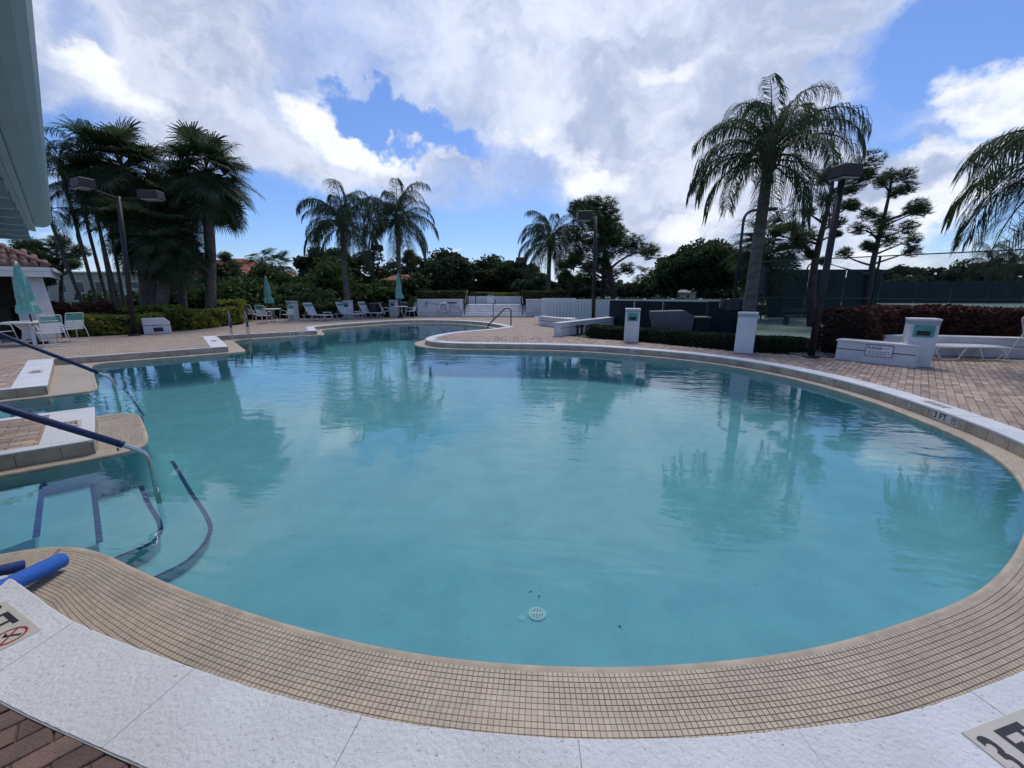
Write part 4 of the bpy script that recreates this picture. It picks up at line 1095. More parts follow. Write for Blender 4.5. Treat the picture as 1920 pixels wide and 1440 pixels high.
# ------------------------------------------------------------------ low white walls
def wall_path(name, label, pts, h, th, cat='wall', groove=.62, mat='stucco_white', cap=True):
    t = thing(name, label, cat, (pts[0][0], pts[0][1], 0)); o = Vector((pts[0][0], pts[0][1], 0))
    for i, (a, b) in enumerate(zip(pts[:-1], pts[1:])):
        a, b = Vector((*a, 0)) - o, Vector((*b, 0)) - o; d = b - a; L_ = d.length + th * .0; ang = math.atan2(d.y, d.x); M = Matrix.Rotation(ang, 3, 'Z'); c = (a + b) / 2
        MB().box((c.x, c.y, (h - .05) / 2 - .0015 * i), (L_ + th * .96, th, h - .05 - .003 * i), M).build('wall_block', mat, t)
        if cap: MB().box((c.x, c.y, h - .025 - .0015 * i), (L_ + th + .05, th + .05, .05), M, bev=.01).build('cap', mat, t)
        if groove:
            for s_ in (-1, 1):
                q = M @ Vector((0, s_ * (th / 2 + .001), 0)); MB().box((c.x + q.x, c.y + q.y, h * groove), (L_ + th * .9, .004, .018), M).build('groove', 'black', t)
    return t
bw = wall_path('bench_wall', 'low white bench wall carrying the PLEASE sign', [(8.98, 8.98), (8.36, 9.92)], .50, .34, 'bench wall', .55)
wall_path('low_wall', 'low white wall with a dark groove behind the flat lounger', [(9.75, 10.85), (11.55, 10.62), (14.2, 9.75)], .52, .26, groove=.55)
wall_path('planter_wall', 'low white planter wall with two pipe stubs in front of the dark lamp post', [(1.80, 15.28), (4.7, 18.9)], .52, .30, groove=.60)
wall_path('planter_wall', 'low white planter wall beside the slatted white fence', [(1.55, 20.35), (2.75, 18.2)], .46, .30, groove=.55)
# sign on the bench wall: its face looks at the pool
a, b = Vector((8.98, 8.98, 0)), Vector((8.36, 9.92, 0)); d = (a - b).normalized(); nrm = Vector((-abs(d.y), -abs(d.x), 0)).normalized()
nrm = Vector((d.y, -d.x, 0)); nrm = nrm if nrm.y < 0 or nrm.x < 0 else -nrm
if nrm.dot(-(a + b) / 2) < 0: nrm = -nrm
M = Matrix((d, Vector((0, 0, 1)), nrm)).transposed().to_4x4(); M.translation = a.lerp(b, .42) + nrm * .177 + Vector((0, 0, .30))
sg = thing('notice_sign', 'small white PLEASE sign in a dark frame on the bench wall', 'sign'); sg.matrix_world = M
MB().box((0, 0, -.001), (.50, .27, .010)).build('frame', 'ink', sg); MB().box((0, 0, .003), (.475, .245, .008)).build('panel', 'sign_white', sg)
letters(sg, 'PLEASE', .085, 'ink', (-.215, .0085), .27, .035)
for i, (y, w) in enumerate(((-.02, .40), (-.055, .42), (-.085, .34))):
    for j in range(6):
        ww = w / 6 * random.uniform(.55, .9); MB().box((-.2 + (j + .5) * w / 6, y, .0078), (ww, .013, .001)).build('print_line', 'cover_grey', sg)
MB().box((.12, .065, .0078), (.14, .012, .001), Matrix.Rotation(.12, 3, 'Z')).build('print_line', 'cover_grey', sg)
for (u, v) in ((1085, 628), (1093, 627)):
    p = G(u, v); vp = thing('pipe_stub', 'dark capped pipe stub before the planter wall, ' + ('left' if u < 1090 else 'right') + ' one of the pair', 'pipe', (p.x - .05, p.y, 0), 0, 'pipe stubs by the planter wall')
    MB().tube([(0, 0, 0), (0, 0, .30)], .04, 8).build('pipe', 'bronze', vp); MB().lathe([(.07, .28), (.085, .31), (.085, .36), (.05, .40)], 10).build('cap', 'bronze', vp)
# slanted white step light by the yellow hedge
p = G(300, 626); sl = thing('step_light', 'white wedge shaped step light with a dark groove at the hedge corner', 'step light', (p.x - .1, p.y + .25, 0), rad(38))
wd = MB().add([(-.55, -.2, 0), (.28, -.2, 0), (.28, .2, 0), (-.55, .2, 0), (-.55, -.2, .62), (.12, -.2, .62), (.28, -.2, .44), (.28, .2, .44), (.12, .2, .62), (-.55, .2, .62)],
              [(3, 2, 1, 0), (0, 1, 6, 5, 4), (1, 2, 7, 6), (2, 3, 9, 8, 7), (3, 0, 4, 9), (4, 5, 8, 9), (5, 6, 7, 8)]).build('housing', 'stucco_white', sl)
MB().box((-.13, 0, .34), (.84, .412, .02)).build('groove', 'black', sl); MB().box((-.1, -.206, .17), (.3, .02, .16)).build('louvre', 'black', sl)
MB().box((-.70, -.08, .12), (.14, .14, .24), bev=.02).build('spot_housing', 'black', sl)

# ------------------------------------------------------------------ lamp posts
def head_box(b, c, w=.62, d=.42, h=.26, rz=0):
    M = Matrix.Rotation(rz, 3, 'Z'); b.box(c, (w, d, h), M, bev=.02)
def lamp_post(base, ztop, label, heads, lean=(0, 0), r=.065, size=(.62, .42, .26)):
    t = thing('lamp_post', label, 'lamp post', base, 0, 'bronze lamp posts')
    top = Vector((lean[0], lean[1], ztop))
    MB().tube([(0, 0, 0), top], [r, r * .85], 10).build('pole', 'bronze', t, True)
    MB().lathe([(r * 2.2, 0), (r * 2.2, .03), (r * 1.3, .06)], 10).build('base_plate', 'bronze', t)
    for dx, dy, dz_, rz in heads:
        c = top + Vector((dx, dy, dz_)); hb = MB().box(c, size, Matrix.Rotation(rz, 3, 'Z'), bev=.02, taper=(.94, .94)).build('lamp_head', 'bronze_box', t)
        M = Matrix.Rotation(rz, 3, 'Z'); MB().box((c.x, c.y, c.z - size[2] / 2 - .012), (size[0] * .8, size[1] * .8, .03), M, bev=.01).build('lens', 'lens', hb)
        MB().tube([top - Vector((0, 0, .08)), c - Vector((0, 0, size[2] * .3))], .035, 7).build('arm', 'bronze', t)
    return t
b = G(1520, 670); tp = D(1577, 340, b.y + .02)
lamp_post((b.x, b.y, 0), tp.z, 'dark lamp post with a big box head in front of the tennis fence', [(.06, 0, .20, .12)], (tp.x - b.x, 0), .085, (.52, .42, .28))
b = G(1112, 617); tp = D(1117, 405, b.y)
lamp_post((b.x, b.y, 0), tp.z, 'tall dark lamp post with box head beside the slatted fence', [(-.47, 0, .0, .0)], (tp.x - b.x, 0), .085, (.66, .5, .36))
b = G(252, 629); tp = D(222, 368, b.y)
lamp_post((b.x, b.y, 0), tp.z, 'twin headed lamp post rising from the yellow hedge', [(-.92, -.25, .36, -.45), (.85, .4, .12, .1)], (tp.x - b.x, 0), .085, (.68, .46, .30))
b = G(702, 592); tp = D(700, 470, b.y)
lamp_post((b.x, b.y, 0), tp.z, 'slim dark lamp post between the two tall palms', [(.28, 0, .18, .0)], (tp.x - b.x, 0), .075, (.72, .5, .34))
tp = D(985, 490, 33.0); b = Vector((tp.x + .02, 33.0, .75))
lamp_post(b, tp.z - .75, 'dark lamp post behind the steps right of the clipped hedge', [(-.38, 0, .12, .0)], (0, 0), .08, (.8, .55, .34))
tp = D(944, 516, 60.0); lamp_post((tp.x, 60.0, 0), tp.z, 'small distant lamp post among the trees beyond the steps', [(-.3, 0, .1, 0)], (0, 0), .09, (.8, .6, .4))
tp = D(1132, 470, 30.0); lamp_post((tp.x, 30, 0), tp.z, 'far lamp post half hidden by the pine crown', [(-.4, 0, .1, 0)], (0, 0), .08, (.8, .6, .4))
# court light masts with bent arms
def mast(u0, v0, u1, v1, Y, arm, label):
    b = D(u0, v0, Y); tpt = D(u1, v1, Y); t = thing('court_mast', label, 'light mast', (b.x, b.y, 0), 0, 'bent tennis court masts')
    q = Vector((tpt.x - b.x, 0, tpt.z)); MB().tube(bent([(0, 0, 0), q, q + Vector((arm, 0, .12))], .8, 7), .07, 8).build('mast_tube', 'fence_green', t, True)
    MB().box((q.x + arm + .12, 0, q.z + .10), (.6, .35, .14), bev=.03).build('lamp_head', 'bronze_box', t)
mast(1378, 560, 1396, 396, 22, 1.2, 'bent court light mast behind the big leaning palm')
mast(1508, 560, 1514, 493, 40, 1.8, 'bent court light mast in front of the far pines')

# ------------------------------------------------------------------ steps, walls and hedged terrace at the far end
terr = struct('terrace', MB().box((-1.2, 47.5, .36), (60, 36, .72)), 'lawn', 'raised lawn terrace behind the far wall')
stp = thing('stone_steps', 'wide pale steps rising between the white walls at the far end', 'steps', (-1.2, 27.0, 0))
for i in range(5):
    MB().box((0, .17 + i * .36 + (4 - i) * .18, .075 + i * .15), (4.3 - .01 * i, .36 + (4 - i) * .36, .15), bev=.012).build('step', 'stucco_grey' if 0 else 'stucco_white', stp)
MB().box((0, 3.6, .745), (4.28, 3.2, .02)).build('landing', 'stucco_grey', stp)
def big_wall(x0, x1, y, h, label, depth=.35):
    t = thing('white_wall', label, 'wall', ((x0 + x1) / 2, y, 0)); MB().box((0, depth / 2, (h - .07) / 2), (x1 - x0, depth, h - .07)).build('wall_face', 'stucco_white', t)
    MB().box((0, depth / 2, h - .035), (x1 - x0 + .06, depth + .06, .07), bev=.012).build('cap', 'stucco_white', t); MB().box((0, -.003, .28), (x1 - x0 - .02, .012, .02)).build('groove', 'stucco_grey', t); return t
wl = big_wall(-6.4, -3.36, 27.6, 1.16, 'white wall with the life ring left of the far steps')
wr = big_wall(.96, 4.2, 27.4, 1.16, 'white wall right of the far steps behind the slatted fence')
for x, lb in ((-3.50, 'left'), (1.10, 'right')):
    t = thing('cheek_wall', f'short white cheek wall on the {lb} side of the far steps', 'wall', (x, 28.0, 0)); MB().box((0, 1.3, .52), (.28, 2.6, 1.04)).build('wall_face', 'stucco_white', t); MB().box((0, 1.3, 1.07), (.34, 2.66, .06), bev=.01).build('cap', 'stucco_white', t)
t = thing('white_wall', 'low white wall across the back of the far landing', 'wall', (-1.2, 31.2, .72)); MB().box((0, 0, .27), (9.5, .25, .54)).build('wall_face', 'stucco_white', t); MB().box((0, 0, .565), (9.55, .3, .05), bev=.01).build('cap', 'stucco_white', t)
lr = thing('life_ring', 'white life ring hanging on the long far wall', 'life ring', (-4.62, 27.47, .62))
V = []; F = []; a_, b_ = 20, 8
for i in range(a_):
    for j in range(b_):
        A, B = 2 * math.pi * i / a_, 2 * math.pi * j / b_; R = .30 + .075 * math.cos(B); V.append((R * math.cos(A), .06 * math.sin(B), R * math.sin(A)))
        F.append((i * b_ + j, i * b_ + (j + 1) % b_, ((i + 1) % a_) * b_ + (j + 1) % b_, ((i + 1) % a_) * b_ + j))
MB().add(V, F).build('foam_ring', 'paint_white', lr, True)
for A in (45, 135, 225, 315): MB().box((.30 * math.cos(rad(A)), 0, .30 * math.sin(rad(A))), (.16, .13, .05), Matrix.Rotation(rad(-A), 3, 'Y')).build('band', 'stucco_grey', lr)
rp = thing('rescue_pole', 'slanting rescue pole hung on the long far wall', 'pole', (-5.0, 27.55, 0)); MB().tube([(-.75, 0, .93), (1.3, 0, .62)], .022, 7).build('shaft', 'stucco_grey', rp); MB().box((-.8, .01, .86), (.08, .08, .26)).build('bracket', 'aqua_trim', rp); MB().tube([(1.3, 0, .62), (1.42, 0, .55), (1.36, 0, .46)], .02, 6).build('hook', 'steel', rp)
ns = thing('wall_plaque', 'dark blue plaque at the top of the long far wall', 'plaque', (-4.05, 27.585, .92)); MB().box((0, 0, 0), (.62, .02, .09)).build('plate', 'blue_sleeve', ns)
def stair_rail(x, label):
    t = thing('stair_rail', label, 'handrail', (x, 27.0, 0), 0, 'dark rails of the far steps'); MB().tube(bent([(0, .05, 0), (0, .05, .86), (0, 2.0, 1.72), (0, 2.4, 1.72), (0, 2.4, .7)], .18, 5), .032, 8).build('tube', 'bronze', t, True); MB().tube([(0, .08, .45), (0, 2.35, 1.28)], .02, 6).build('mid_bar', 'bronze', t)
stair_rail(-3.15, 'dark stair rail at the left end of the far steps'); stair_rail(.72, 'dark stair rail at the right end of the far steps'); 
t = thing('stair_rail', 'dark stair rail on the upper landing left of the post sign', 'handrail', (-2.3, 29.3, .72), 0, 'dark rails of the far steps'); MB().tube(bent([(-.3, 0, 0), (-.3, 0, .85), (.7, 0, .85), (1.1, 0, .3), (1.1, 0, 0)], .15, 4), .03, 8).build('tube', 'bronze', t, True)
p = G(925, 597); ps = thing('post_sign', 'white notice with aqua header on a thin post before the far steps', 'sign', (p.x, p.y, 0)); MB().tube([(0, 0, 0), (0, 0, 1.45)], .025, 7).build('post', 'bronze', ps)
MB().box((-.16, -.03, 1.22), (.42, .02, .50)).build('panel', 'sign_white', ps); MB().box((-.16, -.042, 1.43), (.42, .006, .08)).build('header', 'aqua_trim', ps)

# slatted white fence
fn = thing('slatted_fence', 'white slatted fence with capped posts between steps and screen', 'fence', (1.75, 23.2, 0))
xs = [0, 1.82, 2.95, 4.2, 5.8, 7.4, 9.0, 10.6]
for i, x in enumerate(xs):
    MB().box((x, .12 * x / 10, .62), (.11, .11, 1.24)).build('post', 'paint_white', fn); MB().box((x, .12 * x / 10, 1.255), (.14, .14, .03), taper=(.5, .5)).build('post_cap', 'paint_white', fn)
for i, (a, b) in enumerate(zip(xs[:-1], xs[1:])):
    h = 1.22 if i else 1.30; c = (a + b) / 2; L_ = b - a - .115; yy = .12 * c / 10
    MB().box((c, yy, h - (.12 if i == 0 else .05)), (L_, .045, .24 if i == 0 else .10)).build('top_rail', 'paint_white', fn)
    MB().box((c, yy, .13), (L_, .045, .10)).build('bottom_rail', 'paint_white', fn)
    pitch = .175 if i == 0 else .155; k = int(L_ / pitch)
    for j in range(k):
        w = .115 if i == 0 else .150
        MB().box((a + .0575 + (j + .5) * L_ / k, yy, (h + .03) / 2 + .02), (w, .022, h - .12 - (.15 if i == 0 else 0))).build('slat', 'paint_white', fn)
MB().box((2.9, -.07, 1.15), (.05, .06, .28), bev=.01).build('gate_latch', 'black', fn)

# ------------------------------------------------------------------ foliage
def leaf_quads(P, size, up=0.3, aspect=1.7, spread=None):
    """diamond leaves at points P, random attitude; size scalar or array"""
    k = len(P); s = np.broadcast_to(np.asarray(size, float), (k,)) * rng.uniform(.7, 1.3, k)
    d = rng.normal(size=(k, 3)); d[:, 2] = d[:, 2] * .7 - up; d /= np.linalg.norm(d, axis=1)[:, None]
    e = rng.normal(size=(k, 3)); e -= d * (e * d).sum(1)[:, None]; e /= np.linalg.norm(e, axis=1)[:, None]
    nrm = np.cross(d, e)
    a = d * (s * aspect / 2)[:, None]; b = e * (s / 2)[:, None]; c = nrm * (s * .12)[:, None]
    V = np.stack([P - a, P + b * .9 - a * .1 + c, P + a, P - b * .9 - a * .1 + c], 1).reshape(-1, 3)
    F = np.arange(4 * k).reshape(k, 4); return V, F
def needle_tufts(P, size, n=16):
    k = len(P); out = []; s = np.broadcast_to(np.asarray(size, float), (k,))
    d = rng.normal(size=(k, n, 3)); d[:, :, 2] = np.abs(d[:, :, 2]) * .9 - .2; d /= np.linalg.norm(d, axis=2)[:, :, None]
    q = rng.normal(size=(k, n, 3)); q -= d * (q * d).sum(2)[:, :, None]; q /= np.linalg.norm(q, axis=2)[:, :, None]
    L_ = s[:, None, None] * rng.uniform(.7, 1.15, (k, n, 1)); w = s[:, None, None] * .045
    c = P[:, None, :]
    V = np.stack([c + q * w, c - q * w, c + d * L_], 2).reshape(-1, 3); F = np.arange(len(V)).reshape(-1, 3)
    return V, F
def limb(a, b, r0, r1, bow=.1, k=5):
    a, b = Vector(a), Vector(b); L_ = (b - a).length; off = Vector((random.gauss(0, 1), random.gauss(0, 1), random.gauss(0, .5))) * bow * L_
    return [a.lerp(b, t) + off * (4 * t * (1 - t)) * .5 for t in np.linspace(0, 1, k)], list(np.linspace(r0, r1, k))
def clumps_in(c, rad3, k, shell=.55, flat=.0):
    d = rng.normal(size=(k, 3)); d /= np.linalg.norm(d, axis=1)[:, None]
    r = shell + (1 - shell) * rng.random(k) ** .6
    P = d * r[:, None]; lo = P[:, 2] < -.45; P[lo, 2] = -.45 + rng.random(lo.sum()) * .3
    return P * np.asarray(rad3) + np.asarray(c)
def broad_tree(name, label, base, crown_c, crown_r, leafmat, leaf=.3, n_cl=46, per=90, trunk_r=.22, group=None, cl_r=.26, limbs=7, cat='tree', bark='bark_dark'):
    per = int(per * 2.2); base = Vector(base); t = thing(name, label, cat, base, 0, group); c = Vector(crown_c) - base; R = Vector(crown_r)
    fork = Vector((c.x * .5, c.y * .5, max(.3, c.z - R.z * .75)))
    tb = MB(); pts, rs = limb((0, 0, -.05), fork, trunk_r, trunk_r * .75, .06); tb.tube(pts, rs, 9); tb.build('trunk', bark, t, True)
    C = clumps_in(c, R, n_cl)
    for i in range(limbs):
        e = Vector(C[int(i * len(C) / limbs)]); pts, rs = limb(fork, fork.lerp(e, .85), trunk_r * .5, trunk_r * .1, .14); MB().tube(pts, rs, 6).build('limb', bark, t, True)
    m_ = min(R) * cl_r
    rr = rng.uniform(.6, 1.25, n_cl) * m_ * 1.6
    P = []
    for i in range(n_cl):
        q = rng.normal(size=(per, 3)); q /= np.linalg.norm(q, axis=1)[:, None]; q *= (rng.random(per) ** .45)[:, None]
        P.append(C[i] + q * rr[i] * np.array([1.15, 1.15, .8]))
    P = np.concatenate(P); P[:, 2] = np.maximum(P[:, 2], .05); V, F = leaf_quads(P, leaf * .62)
    tint = np.repeat(np.clip(rng.normal(.5, .25, n_cl), 0, 1), per) * .6 + rng.random(n_cl * per) * .4
    link('crown', np_mesh('crown', V, F, leafmat, tint), t); return t
def pine(label, base, top, clumps, crown_r, tuft=.34, trunk_r=.2, per=26, lean=0, group='slash pines', dens=1.0):
    """clumps: list of (dx, dz, radius) relative to trunk, dz as height above base"""
    base = Vector(base); t = thing('pine_tree', label, 'pine tree', base, 0, group); top = Vector(top) - base
    bow = Vector((random.gauss(0, .12), 0, 0)); K = 8
    axis = [Vector((top.x * f, top.y * f, top.z * f)) + bow * math.sin(f * 5) for f in np.linspace(0, 1, K)]
    MB().tube(axis, list(np.linspace(trunk_r, trunk_r * .25, K)), 9).build('trunk', 'bark_pine', t, True)
    def on_axis(z):
        f = min(1, max(0, z / top.z)) * (K - 1); i = min(K - 2, int(f)); return axis[i].lerp(axis[i + 1], f - i)
    PP = []; TT = []
    for dx, dz_, r in clumps:
        dy = random.gauss(0, .5) * abs(dx) + random.gauss(0, .25) * r
        r *= .98; c = on_axis(dz_) + Vector((dx, dy, 0)); a = on_axis(dz_ - abs(dx) * .35 - .25 * r)
        pts, rs = limb(a, c, trunk_r * .32, trunk_r * .07, .16, 6); lb = MB().tube(pts, rs, 6)
        subs = max(2, int(5 * dens))
        for _ in range(subs):
            e = c + Vector((random.gauss(0, .5) * r, random.gauss(0, .5) * r, random.uniform(-.15, .45) * r)); pts2, rs2 = limb(c.lerp(a, .2), e, trunk_r * .1, trunk_r * .04, .15, 4); lb.tube(pts2, rs2, 5)
        lb.build('limb', 'bark_pine', t, True)
        k = int(per * max(.5, r) ** 1.5 * dens * 7.0)
        q = rng.normal(size=(k, 3)); q /= np.linalg.norm(q, axis=1)[:, None]; q *= (rng.random(k) ** .5)[:, None]
        PP.append(np.array(c) + q * np.array([1.05, 1.0, .85]) * r * rng.uniform(.75, 1.2)); TT.append(np.full(k, random.random()))
    P = np.concatenate(PP); n_ = 12; V, F = needle_tufts(P, tuft * .72, n_)
    link('crown', np_mesh('crown', V, F, 'pine_leaf', np.repeat(np.concatenate(TT) * .5 + rng.random(len(P)) * .5, n_)), t); return t

# feather palm frond, seen from its base, reaching out along +X; gravity already in it
def queen_frond(L_, elev, seed, leaflet=.80, n_l=84, droop=1.0, cut=0.0):
    r = np.random.default_rng(seed); N_ = 26; ang = elev; p = np.array([0., 0., 0.]); pts = [p.copy()]; tang = []
    for i in range(N_):
        f = i / N_; ang -= droop * (.35 + 1.9 * f) * (math.cos(max(-1.4, ang)) * .75 + .25) / N_ * 1.6; ang = max(ang, -1.5)
        d = np.array([math.cos(ang), .06 * math.sin(seed + f * 3), math.sin(ang)]); p = p + d * L_ / N_; pts.append(p.copy()); tang.append(d / np.linalg.norm(d))
    tang.append(tang[-1]); pts = np.array(pts); tang = np.array(tang)
    mb_ = MB(); mb_.tube([pts[i] for i in range(0, N_ + 1, 2)], list(np.linspace(.034, .005, N_ // 2 + 1)), 5); nr = len(mb_.f)
    Vs = []; Fs = []; b0 = len(mb_.v); tints = []
    for k in range(n_l):
        f = .16 + .84 * k / n_l
        for sd in (-1, 1):
            if r.random() < cut: continue
            x = min(N_ - 1e-3, (f + r.normal(0, .004)) * N_); i = int(x); q = pts[i] + (pts[min(i + 1, N_)] - pts[i]) * (x - i); tg = tang[i]
            ll = leaflet * (.45 + 1.25 * math.sin(math.pi * min(1, f * .86 + .1)) ** .8 * .6) * r.uniform(.8, 1.15)
            d = np.array([0, sd * r.uniform(.55, 1.0), r.uniform(-.25, .35)]) + tg * r.uniform(.45, .8); d /= np.linalg.norm(d)
            g = np.array([0, 0, -1.0]); w = .0145
            m1 = q + d * ll * .40 + g * ll * .06; d2 = d * .55 + g * r.uniform(.55, 1.0) * droop; d2 /= np.linalg.norm(d2)
            m2 = m1 + d2 * ll * .34; d3 = d2 * .6 + g * .7; d3 /= np.linalg.norm(d3); e = m2 + d3 * ll * .30
            wv = np.cross(d, g); wv = wv / (np.linalg.norm(wv) + 1e-6); wv = wv * .5 + tg * .5; wv /= np.linalg.norm(wv); b = len(Vs)
            Vs += [q - wv * w * .5, q + wv * w * .5, m1 - wv * w, m1 + wv * w, m2 - wv * w * .8, m2 + wv * w * .8, e]
            Fs += [(b, b + 1, b + 3, b + 2), (b + 2, b + 3, b + 5, b + 4), (b + 4, b + 5, b + 6)]; tints += [r.random()] * 3
    mb_.add(Vs, Fs); mb_.t[nr:] = tints
    return mb_.mesh('frond', 'queen_leaf')
FR_EL = (1.35, 1.05, .75, .45, .10, -.3)
QF = {}
for i, e in enumerate(FR_EL):
    for s_ in range(3): QF[(i, s_)] = queen_frond(1.0 * 3.3, e, 11 * i + s_, droop=1.12 + .14 * s_)
def queen_palm(label, base, top, scale=1.0, n=20, seed=0, trunk_r=.16, group='queen palms', fixed=None, skirt=True, flare=1.35, nolabel=None):
    r = random.Random(seed); base = Vector(base); top = Vector(top) - base; t = thing('queen_palm', label, 'palm tree', base, 0, group)
    K = 12; sway = Vector((r.gauss(0, .05), r.gauss(0, .05), 0)); rs = []; ax = []
    for i in range(K):
        f = i / (K - 1); ax.append(top * f + sway * math.sin(math.pi * f)); rs.append(trunk_r * (flare - (flare - 1) * min(1, f * 5)) * (1 - .25 * f) * (1 + .03 * (i % 2)))
    MB().tube(ax, rs, 12).build('trunk', 'bark_palm', t, True)
    MB().tube([top - Vector((0, 0, .1)), top + Vector((0, 0, .35 * scale)), top + Vector((0, 0, .95 * scale))], [trunk_r * .85, trunk_r * 1.15, trunk_r * .45], 10).build('crownshaft', 'frond_stem', t, True)
    bb = MB()
    for k in range(9):
        a = k * 2.4; bb.tube([top + Vector((math.cos(a) * trunk_r * .7, math.sin(a) * trunk_r * .7, -.05 + .06 * k * scale)), top + Vector((math.cos(a) * trunk_r * 2.0, math.sin(a) * trunk_r * 2.0, .30 + .06 * k * scale))], [.05 * scale, .02 * scale], 5)
    bb.build('leaf_bases', 'dead_frond', t)
    if fixed is None:
        fixed = []
        for k in range(n):
            f = (k + .5) / n; e = 0 if f < .10 else 1 if f < .28 else 2 if f < .48 else 3 if f < .70 else 4 if f < .88 else 5
            fixed.append((k * 137.5 + r.uniform(-14, 14), e, r.uniform(.82, 1.1)))
    for az, e, sc in fixed:
        o = link('frond', QF[(e, r.randrange(3))], t, top + Vector((0, 0, (.62 - .09 * e) * scale)), rad(az)); o.rotation_euler = (r.gauss(0, .08), r.gauss(0, .08), rad(az)); o.scale = (sc * scale,) * 3
    return t

# fan palm frond: petiole, then a costapalmate fan with drooping tips
def fan_frond(elev, seed, n_s=46, pet=.95, blade=.98):
    r = np.random.default_rng(seed); mb_ = MB(); ang = elev; p = np.array([0., 0., 0.]); pts = [p]
    for i in range(8):
        ang -= .10 + .05 * math.cos(ang); p = p + np.array([math.cos(ang), 0, math.sin(ang)]) * pet / 8; pts.append(p)
    mb_.tube(pts, list(np.linspace(.028, .014, 9)), 5); nr = len(mb_.f); Vs = []; Fs = []; T_ = []
    f0 = np.array([math.cos(ang), 0, math.sin(ang)]); up = np.array([-math.sin(ang), 0, math.cos(ang)]); side = np.array([0, 1., 0]); g = np.array([0, 0, -1.])
    for k in range(n_s):
        a = -2.45 + 4.9 * (k + .5) / n_s; cst = max(0, math.cos(a)) * .30
        q = p + f0 * cst * .8 + g * cst * .15
        d = f0 * math.cos(a) + side * math.sin(a) + up * (.22 * abs(math.sin(a)) + .05); d /= np.linalg.norm(d)
        ll = blade * (.72 + .28 * math.cos(a * .5)) * r.uniform(.9, 1.08) - cst * .3; wv = np.cross(d, up); wv /= np.linalg.norm(wv) + 1e-9; w = .026
        m1 = q + d * ll * .52; d2 = d * .8 + g * r.uniform(.15, .5); d2 /= np.linalg.norm(d2); m2 = m1 + d2 * ll * .28; d3 = d2 * .6 + g * r.uniform(.4, .8); d3 /= np.linalg.norm(d3); e = m2 + d3 * ll * .22; b = len(Vs)
        Vs += [q - wv * .008, q + wv * .008, m1 - wv * w, m1 + wv * w, m2 - wv * w * .5, m2 + wv * w * .5, e]; Fs += [(b, b + 1, b + 3, b + 2), (b + 2, b + 3, b + 5, b + 4), (b + 4, b + 5, b + 6)]; T_ += [r.random()] * 3
    mb_.add(Vs, Fs); mb_.t[nr:] = T_; return mb_.mesh('fan_frond', 'sabal_leaf')
FF = {}
for i, e in enumerate((1.45, 1.1, .75, .4, 0.0, -.5, -1.0)):
    for s_ in range(2): FF[(i, s_)] = fan_frond(e, 31 * i + s_)
def sabal(label, base, top, scale=1.0, n=34, seed=0, trunk_r=.19, group='fan palms', low=6, name='fan_palm'):
    r = random.Random(seed); base = Vector(base); top = Vector(top) - base; t = thing(name, label, 'palm tree', base, 0, group); K = 9
    MB().tube([top * (i / (K - 1)) + Vector((.05 * math.sin(i * 1.3 + seed), .04 * math.cos(i), 0)) for i in range(K)], [trunk_r * (1.2 - .2 * min(1, i * .5)) for i in range(K)], 11).build('trunk', 'bark_dark' if trunk_r < .12 else 'bark_palm', t, True)
    bb = MB()
    for k in range(14):
        a = k * 2.4; z = -.9 * scale + k * .075 * scale; bb.tube([top + Vector((math.cos(a) * trunk_r * .9, math.sin(a) * trunk_r * .9, z)), top + Vector((math.cos(a) * trunk_r * 1.9, math.sin(a) * trunk_r * 1.9, z + .3 * scale))], [.05 * scale, .03 * scale], 5)
    bb.build('leaf_boots', 'dead_frond', t)
    for k in range(n):
        f = (k + .5) / n; e = min(low, int(f * (low + 1)))
        o = link('frond', FF[(e, r.randrange(2))], t, top + Vector((0, 0, (.15 - .10 * e) * scale)), rad(k * 137.5 + r.uniform(-15, 15))); o.rotation_euler = (r.gauss(0, .16), r.gauss(0, .20), o.rotation_euler[2]); s_ = scale * r.uniform(.85, 1.12); o.scale = (s_,) * 3
    return t

